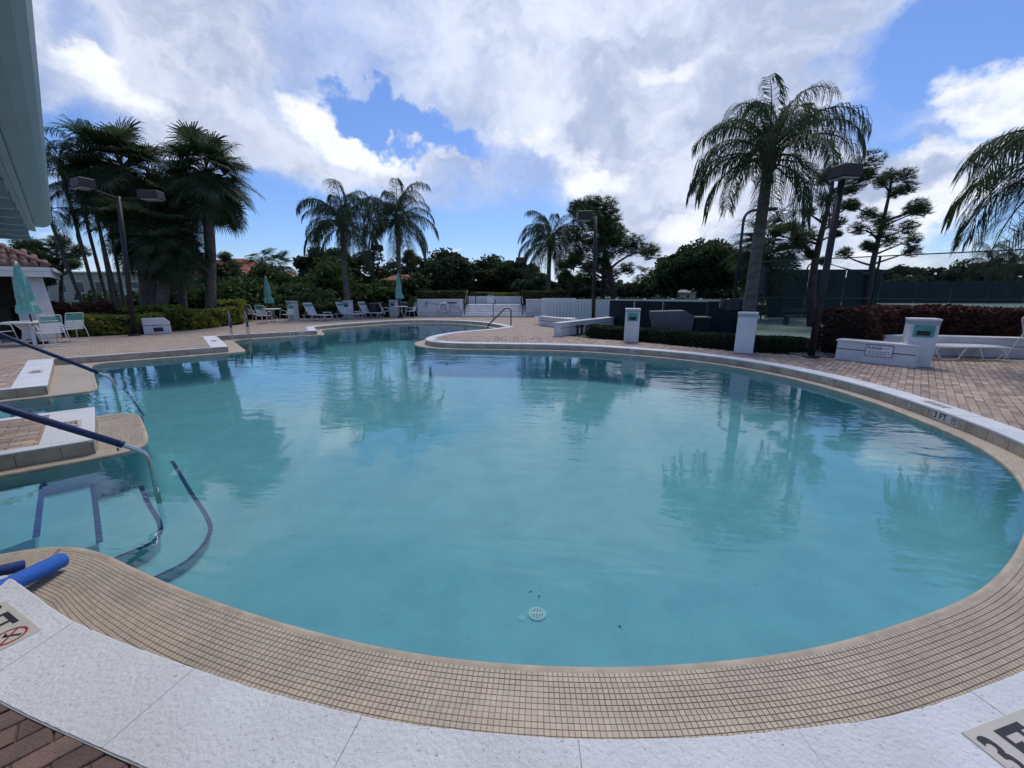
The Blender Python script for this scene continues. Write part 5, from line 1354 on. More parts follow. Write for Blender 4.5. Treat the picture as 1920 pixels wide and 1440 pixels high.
def hedge(name, label, path, h, w, leafmat, leaf=.06, dens=900, group=None, lump=.06, cat='hedge', z0=0.0, round_=.3):
    """hedge along a path: dark core with leaves over its faces"""
    P = [Vector((*p, 0)) for p in path]; o = P[0].copy(); t = thing(name, label, cat, (o.x, o.y, z0), 0, group); core = MB(); LP = []
    for i, (a, b) in enumerate(zip(P[:-1], P[1:])):
        a, b = a - o, b - o; d = b - a; L_ = d.length; d.normalize(); q = Vector((-d.y, d.x, 0)); c = (a + b) / 2; ang = math.atan2(d.y, d.x)
        core.box((c.x, c.y, h * .46), (L_ + w * .5, w * .84 - .01 * i, h * .90 - .008 * i), Matrix.Rotation(ang, 3, 'Z'), bev=.05)
        A = L_ * (w + 2 * h); k = int(A * dens); s = rng.random(k) * (L_ + w * .7) - w * .35
        tt_ = rng.random(k) * (w + 2 * h)
        y = np.where(tt_ < h, -w / 2, np.where(tt_ < h + w, tt_ - h - w / 2, w / 2)); z = np.where(tt_ < h, tt_, np.where(tt_ < h + w, h, h * 2 + w - tt_))
        en_ = rng.random(k) < .10; s = np.where(en_, np.where(rng.random(k) < .5, -w * .35, L_ + w * .35), s); y = np.where(en_, (rng.random(k) - .5) * w, y); z = np.where(en_, rng.random(k) * h, z)
        wob = lump * (np.sin(s * 2.1 + z * 3 + i) + np.sin(s * 5.3 + y * 7 + z * 6) * .6 + rng.normal(0, .5, k))
        rr = np.hypot(y / (w / 2), (z - h / 2) / (h / 2)); kk = 1 + wob / max(.2, min(w, h)); corner = np.clip(rr - 1.0, 0, .42) * round_
        y2 = y * (kk - corner); z2 = np.maximum(.02, h / 2 + (z - h / 2) * (kk - corner)); 
        LP.append(np.stack([a.x + d.x * s + q.x * y2, a.y + d.y * s + q.y * y2, z2], 1))
    core.build('branch_core', 'hedge_core', t); LP = np.concatenate(LP); V, F = leaf_quads(LP, leaf, .1, 1.6)
    ph = np.sin(LP[:, 0] * 3.1) * np.sin(LP[:, 1] * 2.7 + LP[:, 2] * 4) * .25
    link('foliage', np_mesh('foliage', V, F, leafmat, np.clip(.5 + ph + rng.normal(0, .22, len(LP)), 0, 1)), t); return t
def shrub(label, base, R, leafmat, leaf=.12, k=1400, group=None, name='shrub', lumps=12):
    base = Vector(base); t = thing(name, label, 'shrub', base, 0, group); R = np.asarray(R, float)
    C = clumps_in((0, 0, R[2] * .5), (R[0] * .75, R[1] * .75, R[2] * .5), lumps, .5)
    for i in range(4):
        e = C[i]; pts, rs = limb((0, 0, -.03), e, .03, .01, .1); MB().tube(pts, rs, 5).build('stem', 'bark_dark', t)
    P = C[rng.integers(0, lumps, k)] + rng.normal(0, .26, (k, 3)) * R * np.array([.75, .75, .55]); P[:, 2] = np.abs(P[:, 2]) + .03
    V, F = leaf_quads(P, leaf); link('foliage', np_mesh('foliage', V, F, leafmat, rng.random(k)), t); return t

# ---- hedges and planting beds
bedm = MB().prism([(-17.6, 14.4), (-16.1, 15.0), (-14.6, 16.8), (-14.15, 19.6), (-16.1, 22.0), (-22, 30), (-40, 30), (-40, 18)], -.025, .006); struct('mulch_bed', bedm, 'mulch', 'dark mulch bed under the left palms')
struct('mulch_bed', MB().prism([(2.8, 14.65), (4.45, 13.6), (6.45, 11.35), (7.45, 10.85), (8.1, 10.5), (9.9, 11.2), (9.8, 13.5), (6.5, 16), (4.4, 18.5)], -.025, .006), 'mulch', 'dark mulch bed under the low clipped hedge')
hedge('croton_hedge', 'yellow green leafy hedge in front of the lamp post at left', [(-16.55, 15.75), (-14.95, 16.75)], .72, 1.0, 'croton_leaf', .11, 520, None, .10)
hedge('croton_hedge', 'yellow green leafy hedge behind, under the thin leaning palms', [(-18.3, 17.6), (-15.9, 19.0)], .95, 1.2, 'croton_leaf', .12, 360, None, .10)
hedge('croton_hedge', 'yellow green leafy hedge between step light and pool ladder', [(-14.75, 18.3), (-14.65, 20.6)], .80, 1.1, 'croton_leaf', .11, 520, None, .10)
hedge('croton_hedge', 'yellow green rounded hedge at the foot of the tall fan palm', [(-14.9, 21.2), (-15.6, 22.6)], 1.12, 1.3, 'croton_leaf', .12, 420, None, .12)
hedge('shrub_hedge', 'low green hedge running behind the far loungers', [(-16.0, 25.6), (-12.0, 27.2), (-8.2, 28.4), (-6.7, 28.5)], .78, 1.0, 'box_olive_leaf', .12, 260, None, .10)
hedge('red_shrub', 'dark red leafy shrub beside the hut column', [(-18.2, 16.3), (-16.9, 16.6)], 1.15, .9, 'red_leaf', .13, 330, None, .12)
hedge('boxwood_hedge', 'low dark clipped hedge before the fabric screen', [(3.15, 15.0), (4.55, 13.85)], .42, .75, 'boxwood_leaf', .05, 1500, None, .03)
hedge('boxwood_hedge', 'low dark clipped hedge between the two near bollard lights', [(4.85, 13.6), (6.65, 11.65)], .42, .75, 'boxwood_leaf', .05, 1500, None, .03)
hedge('boxwood_hedge', 'low dark clipped hedge at the foot of the near lamp post', [(6.95, 11.45), (7.95, 11.15)], .40, .65, 'boxwood_leaf', .05, 1500, None, .03)
hedge('red_hedge', 'tall dark red hedge behind the bench wall at right', [(8.95, 10.75), (10.6, 11.7), (14.6, 11.0), (17.5, 9.6)], 1.20, 1.05, 'red_leaf', .085, 620, None, .07)
for x0, x1, y, z0, h, lm, lb in ((-6.2, -3.5, 28.6, .75, .95, 'box_olive_leaf', 'clipped box hedge above the white wall with the life ring'), (-3.05, -1.75, 33.4, .75, .86, 'box_olive_leaf', 'short clipped hedge behind the landing, left of the bright one'), (-1.55, .25, 33.2, .75, .80, 'croton_leaf', 'bright green clipped hedge behind the far landing'), (1.0, 3.7, 28.6, .75, .95, 'box_olive_leaf', 'clipped box hedge above the wall right of the far steps'), (5.5, 12.5, 24.9, 0, 1.22, 'box_olive_leaf', 'long hedge behind the dark fabric screen')):
    hedge('box_hedge', lb, [(x0, y), (x1, y)], h, .9, lm, .09, 420, None, .03, z0=z0, round_=.15)

# ---- tall palms
def at(u, v, Y): return D(u, v, Y)
b = at(395, 585, 20.6); tp = at(394, 372, 20.6); sabal('tall fan palm standing alone right of the dark palm group', (b.x, 20.6, 0), tp + Vector((0, 0, .85)), 1.20, 64, 3, .23, low=4)
b = at(300, 585, 20.0); tp = at(238, 355, 21.0); sabal('tallest fan palm of the dark left group', (b.x - .9, 21.0, 0), tp + Vector((0, 0, .65)), 1.32, 66, 5, .20, low=5)
b = at(312, 585, 19.6); tp = at(318, 470, 19.2); sabal('low fan palm with hanging crown in front of the left group', (b.x, 19.2, 0), tp + Vector((0, 0, .45)), 1.02, 52, 8, .24, low=5)
b = at(296, 585, 20.0); tp = at(262, 450, 19.6); sabal('fan palm with the crown hidden behind the twin lamp heads', (b.x - .2, 19.6, 0), tp + Vector((0, 0, .45)), 1.02, 48, 9, .22, low=5)
b = at(330, 585, 21.5); tp = at(322, 400, 22); sabal('fan palm filling the gap behind the left group', (b.x, 22, 0), tp, 1.1, 40, 10, .20, low=5)
# thin clustered palms leaning left
for i, (u0, u1, v1, Y, lb) in enumerate(((168, 92, 405, 20.5, 'leftmost of the thin leaning palms beside the hut'), (188, 118, 330, 21.0, 'second thin leaning palm from the hut'), (208, 146, 352, 21.5, 'third thin leaning palm from the hut'), (214, 158, 300, 22, 'fourth thin leaning palm from the hut'), (228, 182, 410, 20.6, 'fifth thin leaning palm from the hut'), (234, 190, 335, 22.5, 'sixth thin leaning palm, nearest the twin lamp post'))):
    b = at(u0, 590, Y); tp = at(u1, v1, Y - .5); fx_ = [(k * 137.5 + 30 * i, [0, 1, 2, 3, 3, 4, 5][k % 7], .62 + .2 * ((k * 7 + i) % 3) / 2) for k in range(13)]
    queen_palm(lb, (b.x, Y, 0), tp, .80, 13, 40 + i, .085, 'thin leaning palms', fx_)
# queen palms
b = at(655, 590, 27.0); tp = at(642, 432, 27.0); queen_palm('feathery palm, left one of the pair behind the far loungers', (b.x, 27.0, 0), tp, .98, 36, 12, .20)
b = at(747, 590, 29.5); tp = at(745, 425, 29.5); queen_palm('feathery palm, right one of the pair behind the far loungers', (b.x, 29.5, 0), tp, 1.02, 36, 14, .19)
b = at(1030, 560, 34.0); tp = at(1032, 462, 34.0); queen_palm('feathery palm behind the slatted fence beside the pine', (b.x, 34.0, .7), tp, 1.02, 32, 17, .20)
b = at(1396, 640, 13.6); tp = at(1440, 318, 13.6)
queen_palm('big leaning feathery palm before the tennis fence', (b.x, 13.6, 0), tp, .93, 24, 21, .20, flare=1.2,
           fixed=[(182, 2, 1.0), (195, 3, 1.02), (168, 4, .85), (210, 1, .9), (150, 1, .9), (120, 1, .95), (90, 0, .9), (60, 1, 1.0), (35, 1, 1.05), (12, 1, 1.08), (-5, 2, 1.0), (-20, 1, 1.0), (-45, 2, .95), (-75, 3, .9), (-100, 2, .95), (-130, 3, .9), (-160, 4, .82), (25, 3, .95), (50, 4, .9), (100, 3, .9), (140, 3, .9), (-10, 4, .95), (230, 0, .8), (5, 0, .95), (-60, 5, .8), (-120, 5, .75), (75, 2, .9), (20, 2, 1.0), (-85, 4, .8), (160, 3, .95), (0, 5, .85)])
tp = at(2055, 345, 9.0); queen_palm('dark palm reaching in with its fronds at the right edge', (tp.x + .45, 9.0, 0), tp, .92, 34, 27, .20,
           fixed=[(182, 2, 1.0), (176, 3, 1.0), (190, 3, .95), (168, 2, .95), (200, 4, .95), (160, 4, .9), (184, 4, 1.0), (212, 2, .9), (148, 3, .9), (90, 1, 1), (60, 2, 1), (30, 1, 1), (0, 2, 1), (-30, 3, 1), (-60, 1, .9), (-90, 2, .9), (120, 1, .8), (-120, 3, .8), (178, 5, .85), (195, 5, .85)])
# fan palms far off
for u, v, Y, sc, lb, sd in ((490, 492, 60, 1.15, 'small distant fan palm left of the pair above the red roof', 51), (523, 502, 55, 1.05, 'small distant fan palm, right and lower of the pair', 52), (1440, 462, 25, 1.25, 'fan palm with hanging crown behind the big leaning palm', 53), (1210, 518, 75, 1.1, 'tiny distant fan palm above the beige house', 54)):
    tp = at(u, v, Y); sabal(lb, (tp.x - (.9 if u == 1440 else 0), Y, 0), tp, sc * (1.25 if Y > 30 else 1.15), 26 if Y > 30 else 40, sd, .2)
for u, v, Y in ((1855, 500, 70), (1900, 505, 66)):
    tp = at(u, v, Y); queen_palm('distant feathery palm above the far court screen, ' + ('left' if u < 1880 else 'right') + ' one', (tp.x, Y, 0), tp, 1.3, 18, u, .22)
# pygmy palm like shrubs
for u, v, Y, sc, lb in ((598, 560, 29.5, .75, 'low arching palm shrub behind the first far lounger'), (560, 565, 29, .6, 'low arching palm shrub left of the far loungers'), (780, 568, 31, .5, 'small arching palm shrub left of the long white wall')):
    p = at(u, v, Y); fx_ = [(k * 137.5, [0, 1, 1, 2, 2, 3][k % 6], .7) for k in range(18)]; queen_palm(lb, (p.x, Y, 0), (p.x, Y, .45), sc, 18, int(u), .12, 'palm shrubs', fx_, flare=1.1)

# ---- pines
def pine_px(label, u0, v0, u1, v1, Y, cl, tr=.2, per=26, tuft=.36, z0=0.0, dens=1.0):
    b = at(u0, v0, Y); b.z = z0; tp = at(u1, v1, Y); out = []
    for (u, v, r) in cl:
        q = at(u, v, Y); f = (q.z - b.z) / (tp.z - b.z); ax = b.x + (tp.x - b.x) * f; out.append((q.x - ax, q.z - b.z, r / FPX * Y))
    pine(label, b, tp, out, None, tuft, tr, per, dens=dens)
pine_px('bushy pine beside the tall lamp post, with the wide crown', 1156, 560, 1118, 385, 30, [(1090, 390, 22), (1112, 378, 20), (1135, 392, 24), (1098, 415, 26), (1150, 410, 22), (1128, 425, 26), (1165, 435, 26), (1085, 440, 22), (1180, 462, 24), (1150, 460, 28), (1110, 455, 22), (1192, 480, 16), (1070, 492, 16), (1052, 500, 14), (1085, 478, 20), (1125, 490, 20), (1175, 505, 14), (1062, 515, 12), (1140, 440, 22), (1105, 500, 14)], .28, 46, .42)
pine_px('slim pine trunk and crown behind the bushy pine', 1130, 560, 1136, 450, 33, [(1120, 500, 22), (1100, 520, 20), (1145, 515, 18), (1080, 530, 18), (1115, 535, 18)], .2, 40, .42)
pine_px('open crowned pine right of the near lamp head', 1637, 530, 1668, 330, 26, [(1662, 326, 16), (1690, 330, 16), (1640, 345, 16), (1700, 352, 16), (1672, 362, 14), (1718, 388, 17), (1736, 394, 13), (1700, 395, 12), (1625, 402, 14), (1655, 412, 18), (1605, 430, 14), (1640, 432, 18), (1690, 428, 14), (1665, 452, 16), (1712, 450, 15), (1620, 462, 14), (1590, 475, 14), (1575, 488, 10), (1700, 472, 12), (1640, 465, 10), (1608, 385, 10)], .22, 40, .36)
pine_px('pine partly hidden behind the big palm and the lamp head', 1524, 600, 1556, 310, 20, [(1560, 318, 18), (1600, 312, 20), (1622, 328, 16), (1535, 335, 18), (1585, 345, 18), (1615, 350, 12), (1540, 375, 16), (1590, 385, 16), (1505, 400, 14), (1565, 420, 14), (1480, 430, 16), (1520, 440, 16), (1470, 452, 14), (1500, 462, 12), (1570, 440, 10), (1445, 440, 10), (1512, 480, 10)], .22, 34, .34)
pine_px('small pine behind the right palm of the far pair', 766, 560, 770, 478, 48, [(768, 476, 12), (757, 488, 10), (781, 490, 12), (770, 500, 12), (760, 510, 10), (784, 512, 10), (772, 524, 8)], .2, 50, .5)
pine_px('thin pine behind the hut roof at the far left', 112, 560, 118, 440, 40, [(85, 470, 26), (105, 455, 20), (128, 480, 18), (60, 462, 24), (140, 470, 14), (118, 500, 16), (72, 490, 18), (158, 498, 14)], .2, 34, .5)
pine_px('thin pine behind the tall fan palm', 432, 560, 418, 480, 45, [(418, 482, 14), (400, 490, 18), (436, 500, 14), (410, 505, 18), (450, 512, 10), (425, 520, 14)], .2, 40, .5)

# ---- broad trees, nearest first
def tree_px(label, u, v0, v1, half, Y, leafmat='oak_leaf', leaf=.32, n_cl=46, per=90, z0=0.0, name='oak_tree', group='broad background trees', dy=None, tr=.3, cl=.26, trunk_to=None):
    top = at(u, v0, Y); bot = at(u, v1, Y); c = (top + bot) / 2; rz_ = (top.z - bot.z) / 2; rx = half / FPX * Y
    broad_tree(name, label, (c.x, Y, z0), c, (rx * .9, dy or max(rx * .7, 1.5), rz_ * .9), leafmat, leaf, n_cl, per, tr, group, cl)
tree_px('round dark tree left of the big leaning palm', 1318, 452, 560, 74, 33, 'oak_leaf', .30, 80, 120, tr=.4)
tree_px('dark tree low behind the round one, by the court', 1268, 478, 560, 36, 36, 'oak_leaf', .30, 36, 90)
tree_px('feathery grey green tree left of the wide tree mass', 835, 472, 564, 52, 48, 'far_leaf', .42, 56, 100, group='trees beyond the steps')
tree_px('wide dark tree beyond the far steps', 905, 482, 564, 62, 52, 'oak_leaf', .42, 60, 110, group='trees beyond the steps')
tree_px('dark tree right of the wide tree beyond the steps', 962, 487, 560, 48, 50, 'oak_leaf', .42, 46, 100, group='trees beyond the steps')
tree_px('olive tree behind the feathery palm and the fence', 1010, 515, 565, 46, 46, 'far_leaf', .38, 40, 90, group='trees beyond the steps')
tree_px('green tree filling the gap below the bushy pine', 1075, 512, 562, 40, 55, 'far_leaf', .42, 34, 90, group='trees beyond the steps')
tree_px('domed dark tree behind the left palm of the pair', 612, 464, 560, 52, 42, 'oak_leaf', .36, 60, 110)
tree_px('open dark tree between the two tall palms', 690, 470, 560, 56, 44, 'oak_leaf', .32, 50, 64)
tree_px('small dark tree right of the open one', 742, 490, 560, 30, 46, 'oak_leaf', .34, 26, 70)
tree_px('bushy tree behind the tall fan palm', 404, 492, 565, 26, 40, 'oak_leaf', .34, 36, 90)
tree_px('dark tree behind the hut roof', 40, 452, 560, 52, 38, 'oak_leaf', .36, 46, 80)
for i, (u, v0, hw, Y) in enumerate(((1148, 525, 40, 85), (1195, 530, 30, 90), (1240, 528, 30, 88), (1600, 507, 44, 75), (1660, 497, 40, 80), (1705, 497, 40, 84), (1760, 500, 48, 80), (1812, 492, 44, 78), (1868, 490, 44, 76), (1920, 492, 46, 74), (1985, 490, 50, 74))):
    tree_px(['first', 'second', 'third', 'fourth', 'fifth', 'sixth', 'seventh', 'eighth', 'ninth', 'tenth', 'eleventh'][i] + ' from the left of the distant trees right of the pine', u, v0, 552, hw, Y, 'far_leaf', .6, 26, 70, group='distant trees')
for i, (u, v0, hw, Y) in enumerate(((800, 522, 24, 90), (560, 512, 40, 95), (20, 500, 60, 90))):
    tree_px(['leafy tree at the far edge behind the small pine', 'far tree behind the pale building', 'far tree beyond the hut'][i], u, v0, 552, hw, Y, 'far_leaf', .6, 24, 70, group='distant trees')
# shrubs that close the middle distance
SH = [(420, 575, 25, 1.9, 1.9, 'shrub_leaf', 'dark shrub right of the tall fan palm trunk'), (462, 570, 27, 2.2, 1.9, 'shrub_leaf', 'dark shrub left of the aqua umbrella'), (520, 565, 30, 2.0, 1.7, 'shrub_leaf', 'dark green shrub behind the aqua umbrella'), (505, 540, 36, 2.2, 3.3, 'shrub_leaf', 'broad leafy bush under the pair of distant fan palms'),
      (560, 570, 31, 2.0, 1.6, 'shrub_leaf', 'shrub behind the first far bollard light'), (625, 560, 33, 2.6, 3.3, 'shrub_leaf', 'tall bright green bush left of the palm trunk'), (690, 572, 32, 2.2, 1.6, 'shrub_leaf', 'low shrub between the two palm trunks'), (720, 572, 34, 2.0, 1.9, 'shrub_leaf', 'low dark shrub by the slim lamp post'), (770, 566, 34, 2.0, 2.4, 'oak_leaf', 'dark shrub left of the clipped hedge'),
      (250, 580, 26, 2.2, 1.5, 'oak_leaf', 'low dark shrub behind the thin palm stems'), (340, 580, 25, 2.2, 1.9, 'oak_leaf', 'dark shrub between the fan palm trunks'), (370, 575, 27, 2.2, 1.7, 'oak_leaf', 'dark shrub left of the tall fan palm trunk'), (190, 580, 26, 2.0, 1.2, 'oak_leaf', 'low shrub near the hut'), (1230, 548, 60, 2.6, 3.0, 'oak_leaf', 'shrub in front of the beige house'), (1180, 552, 62, 2.4, 2.2, 'oak_leaf', 'shrub left of the beige house'), (1100, 550, 58, 3.4, 2.6, 'far_leaf', 'shrubs below the bushy pine'), (1060, 552, 56, 3.0, 2.2, 'far_leaf', 'shrub behind the fence left of the pine'), (1350, 556, 40, 2.2, 1.8, 'oak_leaf', 'low shrub under the round dark tree')]
for u, v, Y, w, h, lm, lb in SH:
    p = at(u, v, Y); z0 = .72 if (Y > 29.5 and abs(p.x + 1.2) < 30 and Y < 65) else 0; shrub(lb, (p.x, Y, z0), (w, w * .7, h - z0 * .6), lm, .10 + .0030 * Y, 4200, 'background shrubs', lumps=16)
# far-off wood closing the horizon
k = 26000; ang = rng.uniform(-1.05, 1.05, k); dist_ = rng.uniform(135, 150, k); xx = np.sin(ang) * dist_ * 1.15; yy = np.cos(ang) * 60 + 90
top_ = 3.6 + 1.4 * np.sin(xx * .09) + 1.0 * np.sin(xx * .23 + 1) + .7 * np.sin(xx * .61); zz_ = rng.random(k) ** .7 * top_
V, F = leaf_quads(np.stack([xx, yy, zz_], 1), 1.0); o = link('far_wood', np_mesh('far_wood', V, F, 'far_leaf', rng.random(k))); tag(o, 'far-off dark band of trees along the horizon', 'wood', None, 'stuff')
# pebbles at the lamp foot
peb = MB(); pr = random.Random(4)
tag(struct('pebble_bed', MB().prism([(7.55, 10.55), (8.25, 10.12), (8.75, 10.7), (8.6, 11.4), (7.9, 11.0)], -.02, .012), 'mulch', 'pebble strip at the foot of the near lamp post'))
for k in range(420):
    x, y = pr.uniform(7.6, 8.75), pr.uniform(10.2, 11.3); s_ = pr.uniform(.018, .04); peb.box((x, y, .02), (s_ * 2, s_ * 1.5, s_), Matrix.Rotation(pr.random() * 3, 3, 'Z'), taper=(.6, .6), tint=pr.random())
o = peb.build('pebbles', 'pebble'); tag(o, 'pale pebbles strewn at the foot of the near lamp post', 'pebbles', None, 'stuff')

# ------------------------------------------------------------------ screens and fences of the court
def screen_fence(name, label, pts, h, mat, cat='fence', panel=2.4, rails=(1.0,), screen=(0, 1), wire=False, z0=0.0, sag=0.0, postmat='fence_green', pr_=.04, tall=0.0):
    t = thing(name, label, cat, (*pts[0], z0)); o = Vector((*pts[0], 0))
    for a, b in zip(pts[:-1], pts[1:]):
        a, b = Vector((*a, 0)) - o, Vector((*b, 0)) - o; d = b - a; L_ = d.length; k = max(1, round(L_ / panel)); d.normalize(); q = Vector((-d.y, d.x, 0))
        for i in range(k + 1):
            c = a + d * L_ * i / k; MB().tube([(c.x, c.y, 0), (c.x, c.y, h + tall)], pr_, 8).build('post', postmat, t)
        for f in rails: MB().tube([(a.x, a.y, h * f), (b.x, b.y, h * f)], pr_ * .6, 6).build('rail', postmat, t)
        if screen:
            for i in range(k):
                p0 = a + d * (L_ * i / k + .04) - q * .05; p1 = a + d * (L_ * (i + 1) / k - .04) - q * .05; V = []; F = []; nx, nz = 8, 5
                for ix in range(nx + 1):
                    for iz in range(nz + 1):
                        fx_, fz = ix / nx, iz / nz; p = p0.lerp(p1, fx_); wv = .035 * math.sin(fx_ * 9 + i * 2 + fz * 2) * (1 - .4 * fz); dz_ = -sag * math.sin(math.pi * fx_) * fz
                        V.append((p.x + q.x * wv, p.y + q.y * wv, h * (screen[0] + (screen[1] - screen[0]) * fz) + dz_))
                for ix in range(nx):
                    for iz in range(nz): F.append((ix * (nz + 1) + iz, (ix + 1) * (nz + 1) + iz, (ix + 1) * (nz + 1) + iz + 1, ix * (nz + 1) + iz + 1))
                MB().add(V, F).build('screen_panel', mat, t)
        if wire:
            st = wire; w = .0030; Vw = []; Fw = []
            n_ = int((L_ + h) / st)
            for sgn in (1, -1):
                for i in range(n_):
                    s0 = -h + i * st; x0, x1 = max(0, s0), min(L_, s0 + h)
                    if x1 <= x0: continue
                    z0_, z1_ = (x0 - s0), (x1 - s0)
                    if sgn < 0: z0_, z1_ = h - z0_, h - z1_
                    pa, pb = a + d * x0, a + d * x1; b_ = len(Vw); 
                    for p, z in ((pa, z0_), (pb, z1_)): Vw += [(p.x + d.x * w, p.y + d.y * w, z), (p.x - d.x * w, p.y - d.y * w, z), (p.x + q.x * w, p.y + q.y * w, z + w)]
                    Fw += [(b_, b_ + 1, b_ + 4, b_ + 3), (b_ + 1, b_ + 2, b_ + 5, b_ + 4), (b_ + 2, b_, b_ + 3, b_ + 5)]
            o2 = MB().add(Vw, Fw).build('chain_link', 'fence_green', t); o2['kind'] = 'stuff'
    return t
struct('court', MB().add([(9.0, 15.0, -.022), (24, 12.8, -.022), (95, 20, -.022), (95, 68, -.022), (16, 68, -.022)], [(0, 1, 2, 3, 4)]), 'court_green', 'green tennis court behind the chain link fence')
screen_fence('chain_link_fence', 'tall chain link fence along the near side of the court', [(11.4, 19.4), (14.35, 16.3), (17.3, 13.25), (22.5, 8.0)], 3.0, None, panel=4.2, rails=(1.0, .46), screen=None, wire=.085)
screen_fence('windscreen_fence', 'tall dark green windscreen fence behind the leaning palm', [(16.4, 26.2), (23.4, 26.2)], 3.0, 'screen_green', panel=2.3, rails=(1.0, .5))
screen_fence('windscreen_fence', 'dark green windscreen along the left side of the court', [(11.4, 19.6), (16.35, 26.1)], 3.0, 'screen_green', panel=2.7, rails=(1.0,), screen=(.50, 1.0))
screen_fence('windscreen_fence', 'long far windscreen under the distant house roofs', [(50, 62), (100, 58)], 3.1, 'screen_green', panel=5, rails=(1.0,))
screen_fence('fabric_screen', 'black fabric screen fence behind the low clipped hedge', [(4.55, 18.9), (6.3, 16.9), (8.0, 15.6)], 1.25, 'screen_navy', panel=1.5, rails=(1.0,), pr_=.03)
screen_fence('fabric_screen', 'sagging dark fabric screen left of the leaning palm', [(7.0, 14.6), (8.35, 13.9)], 1.30, 'screen_navy', panel=1.6, rails=(1.0,), sag=.28, pr_=.03)
screen_fence('fabric_screen', 'dark fabric screen running back behind the palm trunk', [(8.2, 16.0), (11.3, 19.2)], 1.35, 'screen_navy', panel=1.6, rails=(1.0,), pr_=.03)
# covered cart and bin behind the low hedge
p = at(1262, 600, 14.2); cv = thing('covered_cart', 'grey fabric covered cart behind the low hedge', 'covered cart', (p.x, 14.2, 0), rad(-12))
MB().add([(-.55, -.35, 0), (.55, -.35, 0), (.55, .35, 0), (-.55, .35, 0), (-.80, -.38, .98), (.30, -.40, 1.02), (.62, -.36, .84), (.62, .38, .84), (.30, .40, 1.02), (-.80, .38, .98), (-.2, -.42, .5)],
         [(3, 2, 1, 0), (0, 10, 4), (0, 1, 10), (1, 6, 5, 10), (10, 5, 4), (1, 2, 7, 6), (2, 3, 9, 8, 7), (3, 0, 4, 9), (4, 5, 8, 9), (5, 6, 7, 8)]).build('fabric_cover', 'cover_grey', cv)
for sx in (-1, 1): MB().tube([(sx * .4, -.3, .10), (sx * .4, -.36, .10)], .09, 10).build('wheel', 'black', cv)
p = at(1311, 605, 14.0); db = thing('storage_bin', 'dark lidded bin right of the grey covered cart', 'bin', (p.x, 14.0, 0)); MB().box((0, 0, .38), (.48, .44, .76), bev=.03, taper=(1.08, 1.08)).build('bin_body', 'screen_navy', db); MB().box((0, 0, .79), (.58, .52, .06), bev=.015).build('lid', 'cover_grey', db)
# bench inside the court
p = at(1500, 595, 20.5); bn = thing('court_bench', 'dark bench seen through the tennis fence', 'bench', (p.x, 20.5, 0))
MB().box((0, 0, .46), (1.6, .35, .05)).build('seat', 'fence_green', bn); MB().box((0, .2, .75), (1.6, .04, .22)).build('backrest', 'fence_green', bn)
for sx in (-1, 1): MB().box((sx * .65, .05, .22), (.06, .36, .43)).build('leg', 'fence_green', bn)

# ------------------------------------------------------------------ distant buildings
def house(label, u0, u1, v_eave, Y, depth, roofmat, wallmat, z_ridge, wins=3, name='house', group=None, hip=True, base=0.0, over=.5):
    a, b = at(u0, v_eave, Y), at(u1, v_eave, Y); w = b.x - a.x; h = a.z - base; t = thing(name, label, 'building', ((a.x + b.x) / 2, Y, base), 0, group)
    MB().box((0, depth / 2, h / 2), (w, depth, h)).build('wall', wallmat, t); x, y0, y1 = w / 2 + over, -over, depth + over; i_ = min(x * .8, depth / 2) if hip else 0
    r = MB().add([(-x, y0, h), (x, y0, h), (x, y1, h), (-x, y1, h), (-x + i_, depth / 2, h + z_ridge), (x - i_, depth / 2, h + z_ridge), (-x, y0, h + .22), (x, y0, h + .22), (x, y1, h + .22), (-x, y1, h + .22)],
                 [(3, 2, 1, 0), (6, 7, 5, 4), (8, 9, 4, 5), (7, 8, 5), (9, 6, 4), (0, 1, 7, 6), (1, 2, 8, 7), (2, 3, 9, 8), (3, 0, 6, 9)]).build('roof', roofmat, t)
    for k in range(wins):
        cx = -w / 2 + (k + .5) * w / wins; wd_ = MB().box((cx, -.02, h * .52), (min(1.6, w / wins * .4), .06, h * .42)).build('window', 'white_trim_far', t); MB().box((cx, -.056, h * .52), (min(1.4, w / wins * .34), .02, h * .36)).build('pane', 'window_dark', wd_)
    return t
house('beige house with pale roof seen right of the pine', 1200, 1252, 546, 80, 12, 'grey_roof', 'beige_wall', 1.9, 3)
house('second beige house with lower roof farther right', 1262, 1300, 550, 95, 12, 'grey_roof', 'beige_wall', 1.5, 2)
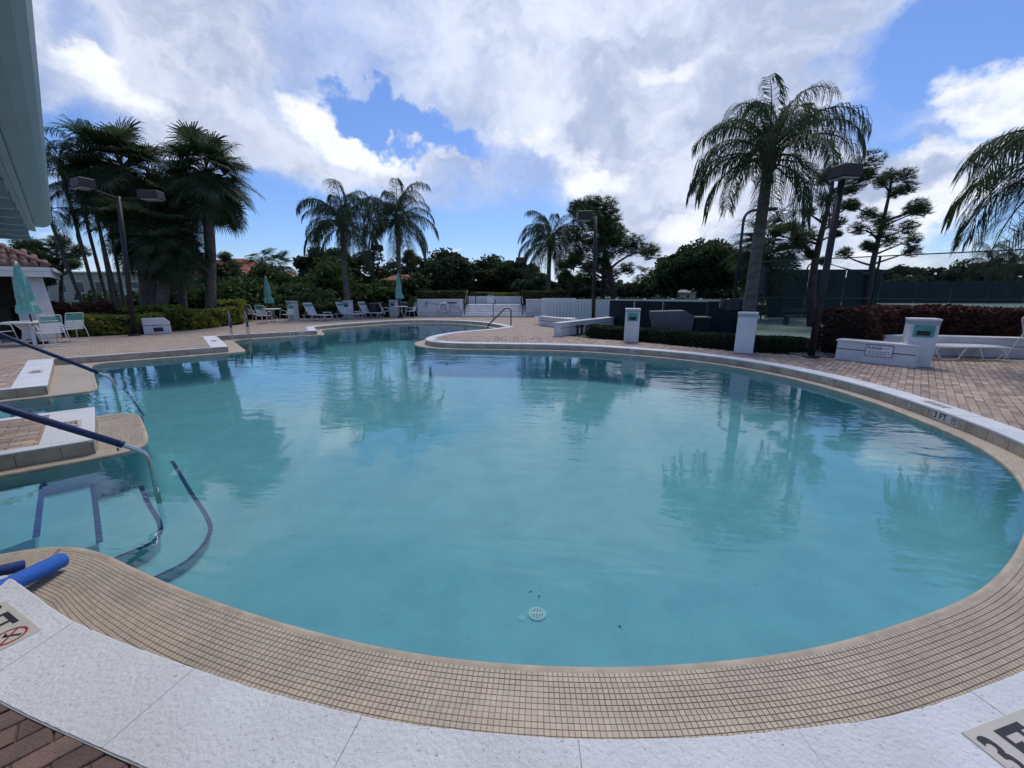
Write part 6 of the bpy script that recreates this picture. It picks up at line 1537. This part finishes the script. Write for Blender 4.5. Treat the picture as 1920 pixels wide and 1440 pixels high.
house('low house wall glimpsed between round tree and palm', 1340, 1392, 545, 75, 10, 'grey_roof', 'beige_wall', 1.5, 2)
for i, (u0, u1, ve, lb) in enumerate(((1618, 1700, 540, 'left one of the grey roofed houses beyond the court'), (1715, 1790, 540, 'middle one of the grey roofed houses beyond the court'), (1800, 1905, 541, 'right one of the grey roofed houses beyond the court'))):
    house(lb, u0, u1, ve, 88, 12, 'grey_roof', 'beige_wall', 2.1, 3, group='grey roofed houses')
house('long pale flat topped building behind the left palms', 60, 300, 512, 66, 14, 'white_trim_far', 'beige_wall', .3, 7, 'long_building', hip=False)
house('pale building with red roof behind the left palm group', 290, 480, 517, 62, 14, 'red_roof', 'beige_wall', 3.0, 5, 'long_building')
house('pale long building behind the broad bush and palm pair', 500, 800, 520, 72, 14, 'white_trim_far', 'beige_wall', .4, 8, 'long_building', hip=False)
house('small red roofed house behind the right palm of the pair', 724, 772, 530, 40.5, 2.4, 'red_roof', 'beige_wall', .8, 2, base=.72)
p = at(513, 540, 45); yb = thing('yellow_crate', 'small yellow container beside the far aqua umbrella', 'container', (p.x, 45, .72)); MB().box((0, 0, .75), (1.0, .8, 1.5), bev=.04).build('body', 'yellow', yb); MB().box((0, 0, 1.53), (1.08, .88, .06)).build('lid', 'yellow', yb)
p = at(528, 541, 45.5); yb = thing('wooden_crate', 'small tan crate right of the yellow container', 'crate', (p.x, 45.5, .72)); 
for k in range(4): MB().box((0, -.4, .2 + k * .33), (.9, .04, .28)).build('plank', 'wood_tan', yb)
MB().box((0, .02, .65), (.86, .76, 1.3)).build('box_body', 'wood_tan', yb)
# low white rail wall far left behind the palms
p0 = at(235, 541, 48); p1 = at(300, 541, 48); t = thing('low_wall', 'low pale wall glimpsed behind the left palm trunks', 'wall', ((p0.x + p1.x) / 2, 48, 0)); MB().box((0, 0, 1.0), (p1.x - p0.x, .3, 2.0)).build('wall_face', 'white_trim_far', t); MB().box((0, 0, 2.03), (p1.x - p0.x + .1, .4, .06)).build('cap', 'white_trim_far', t)
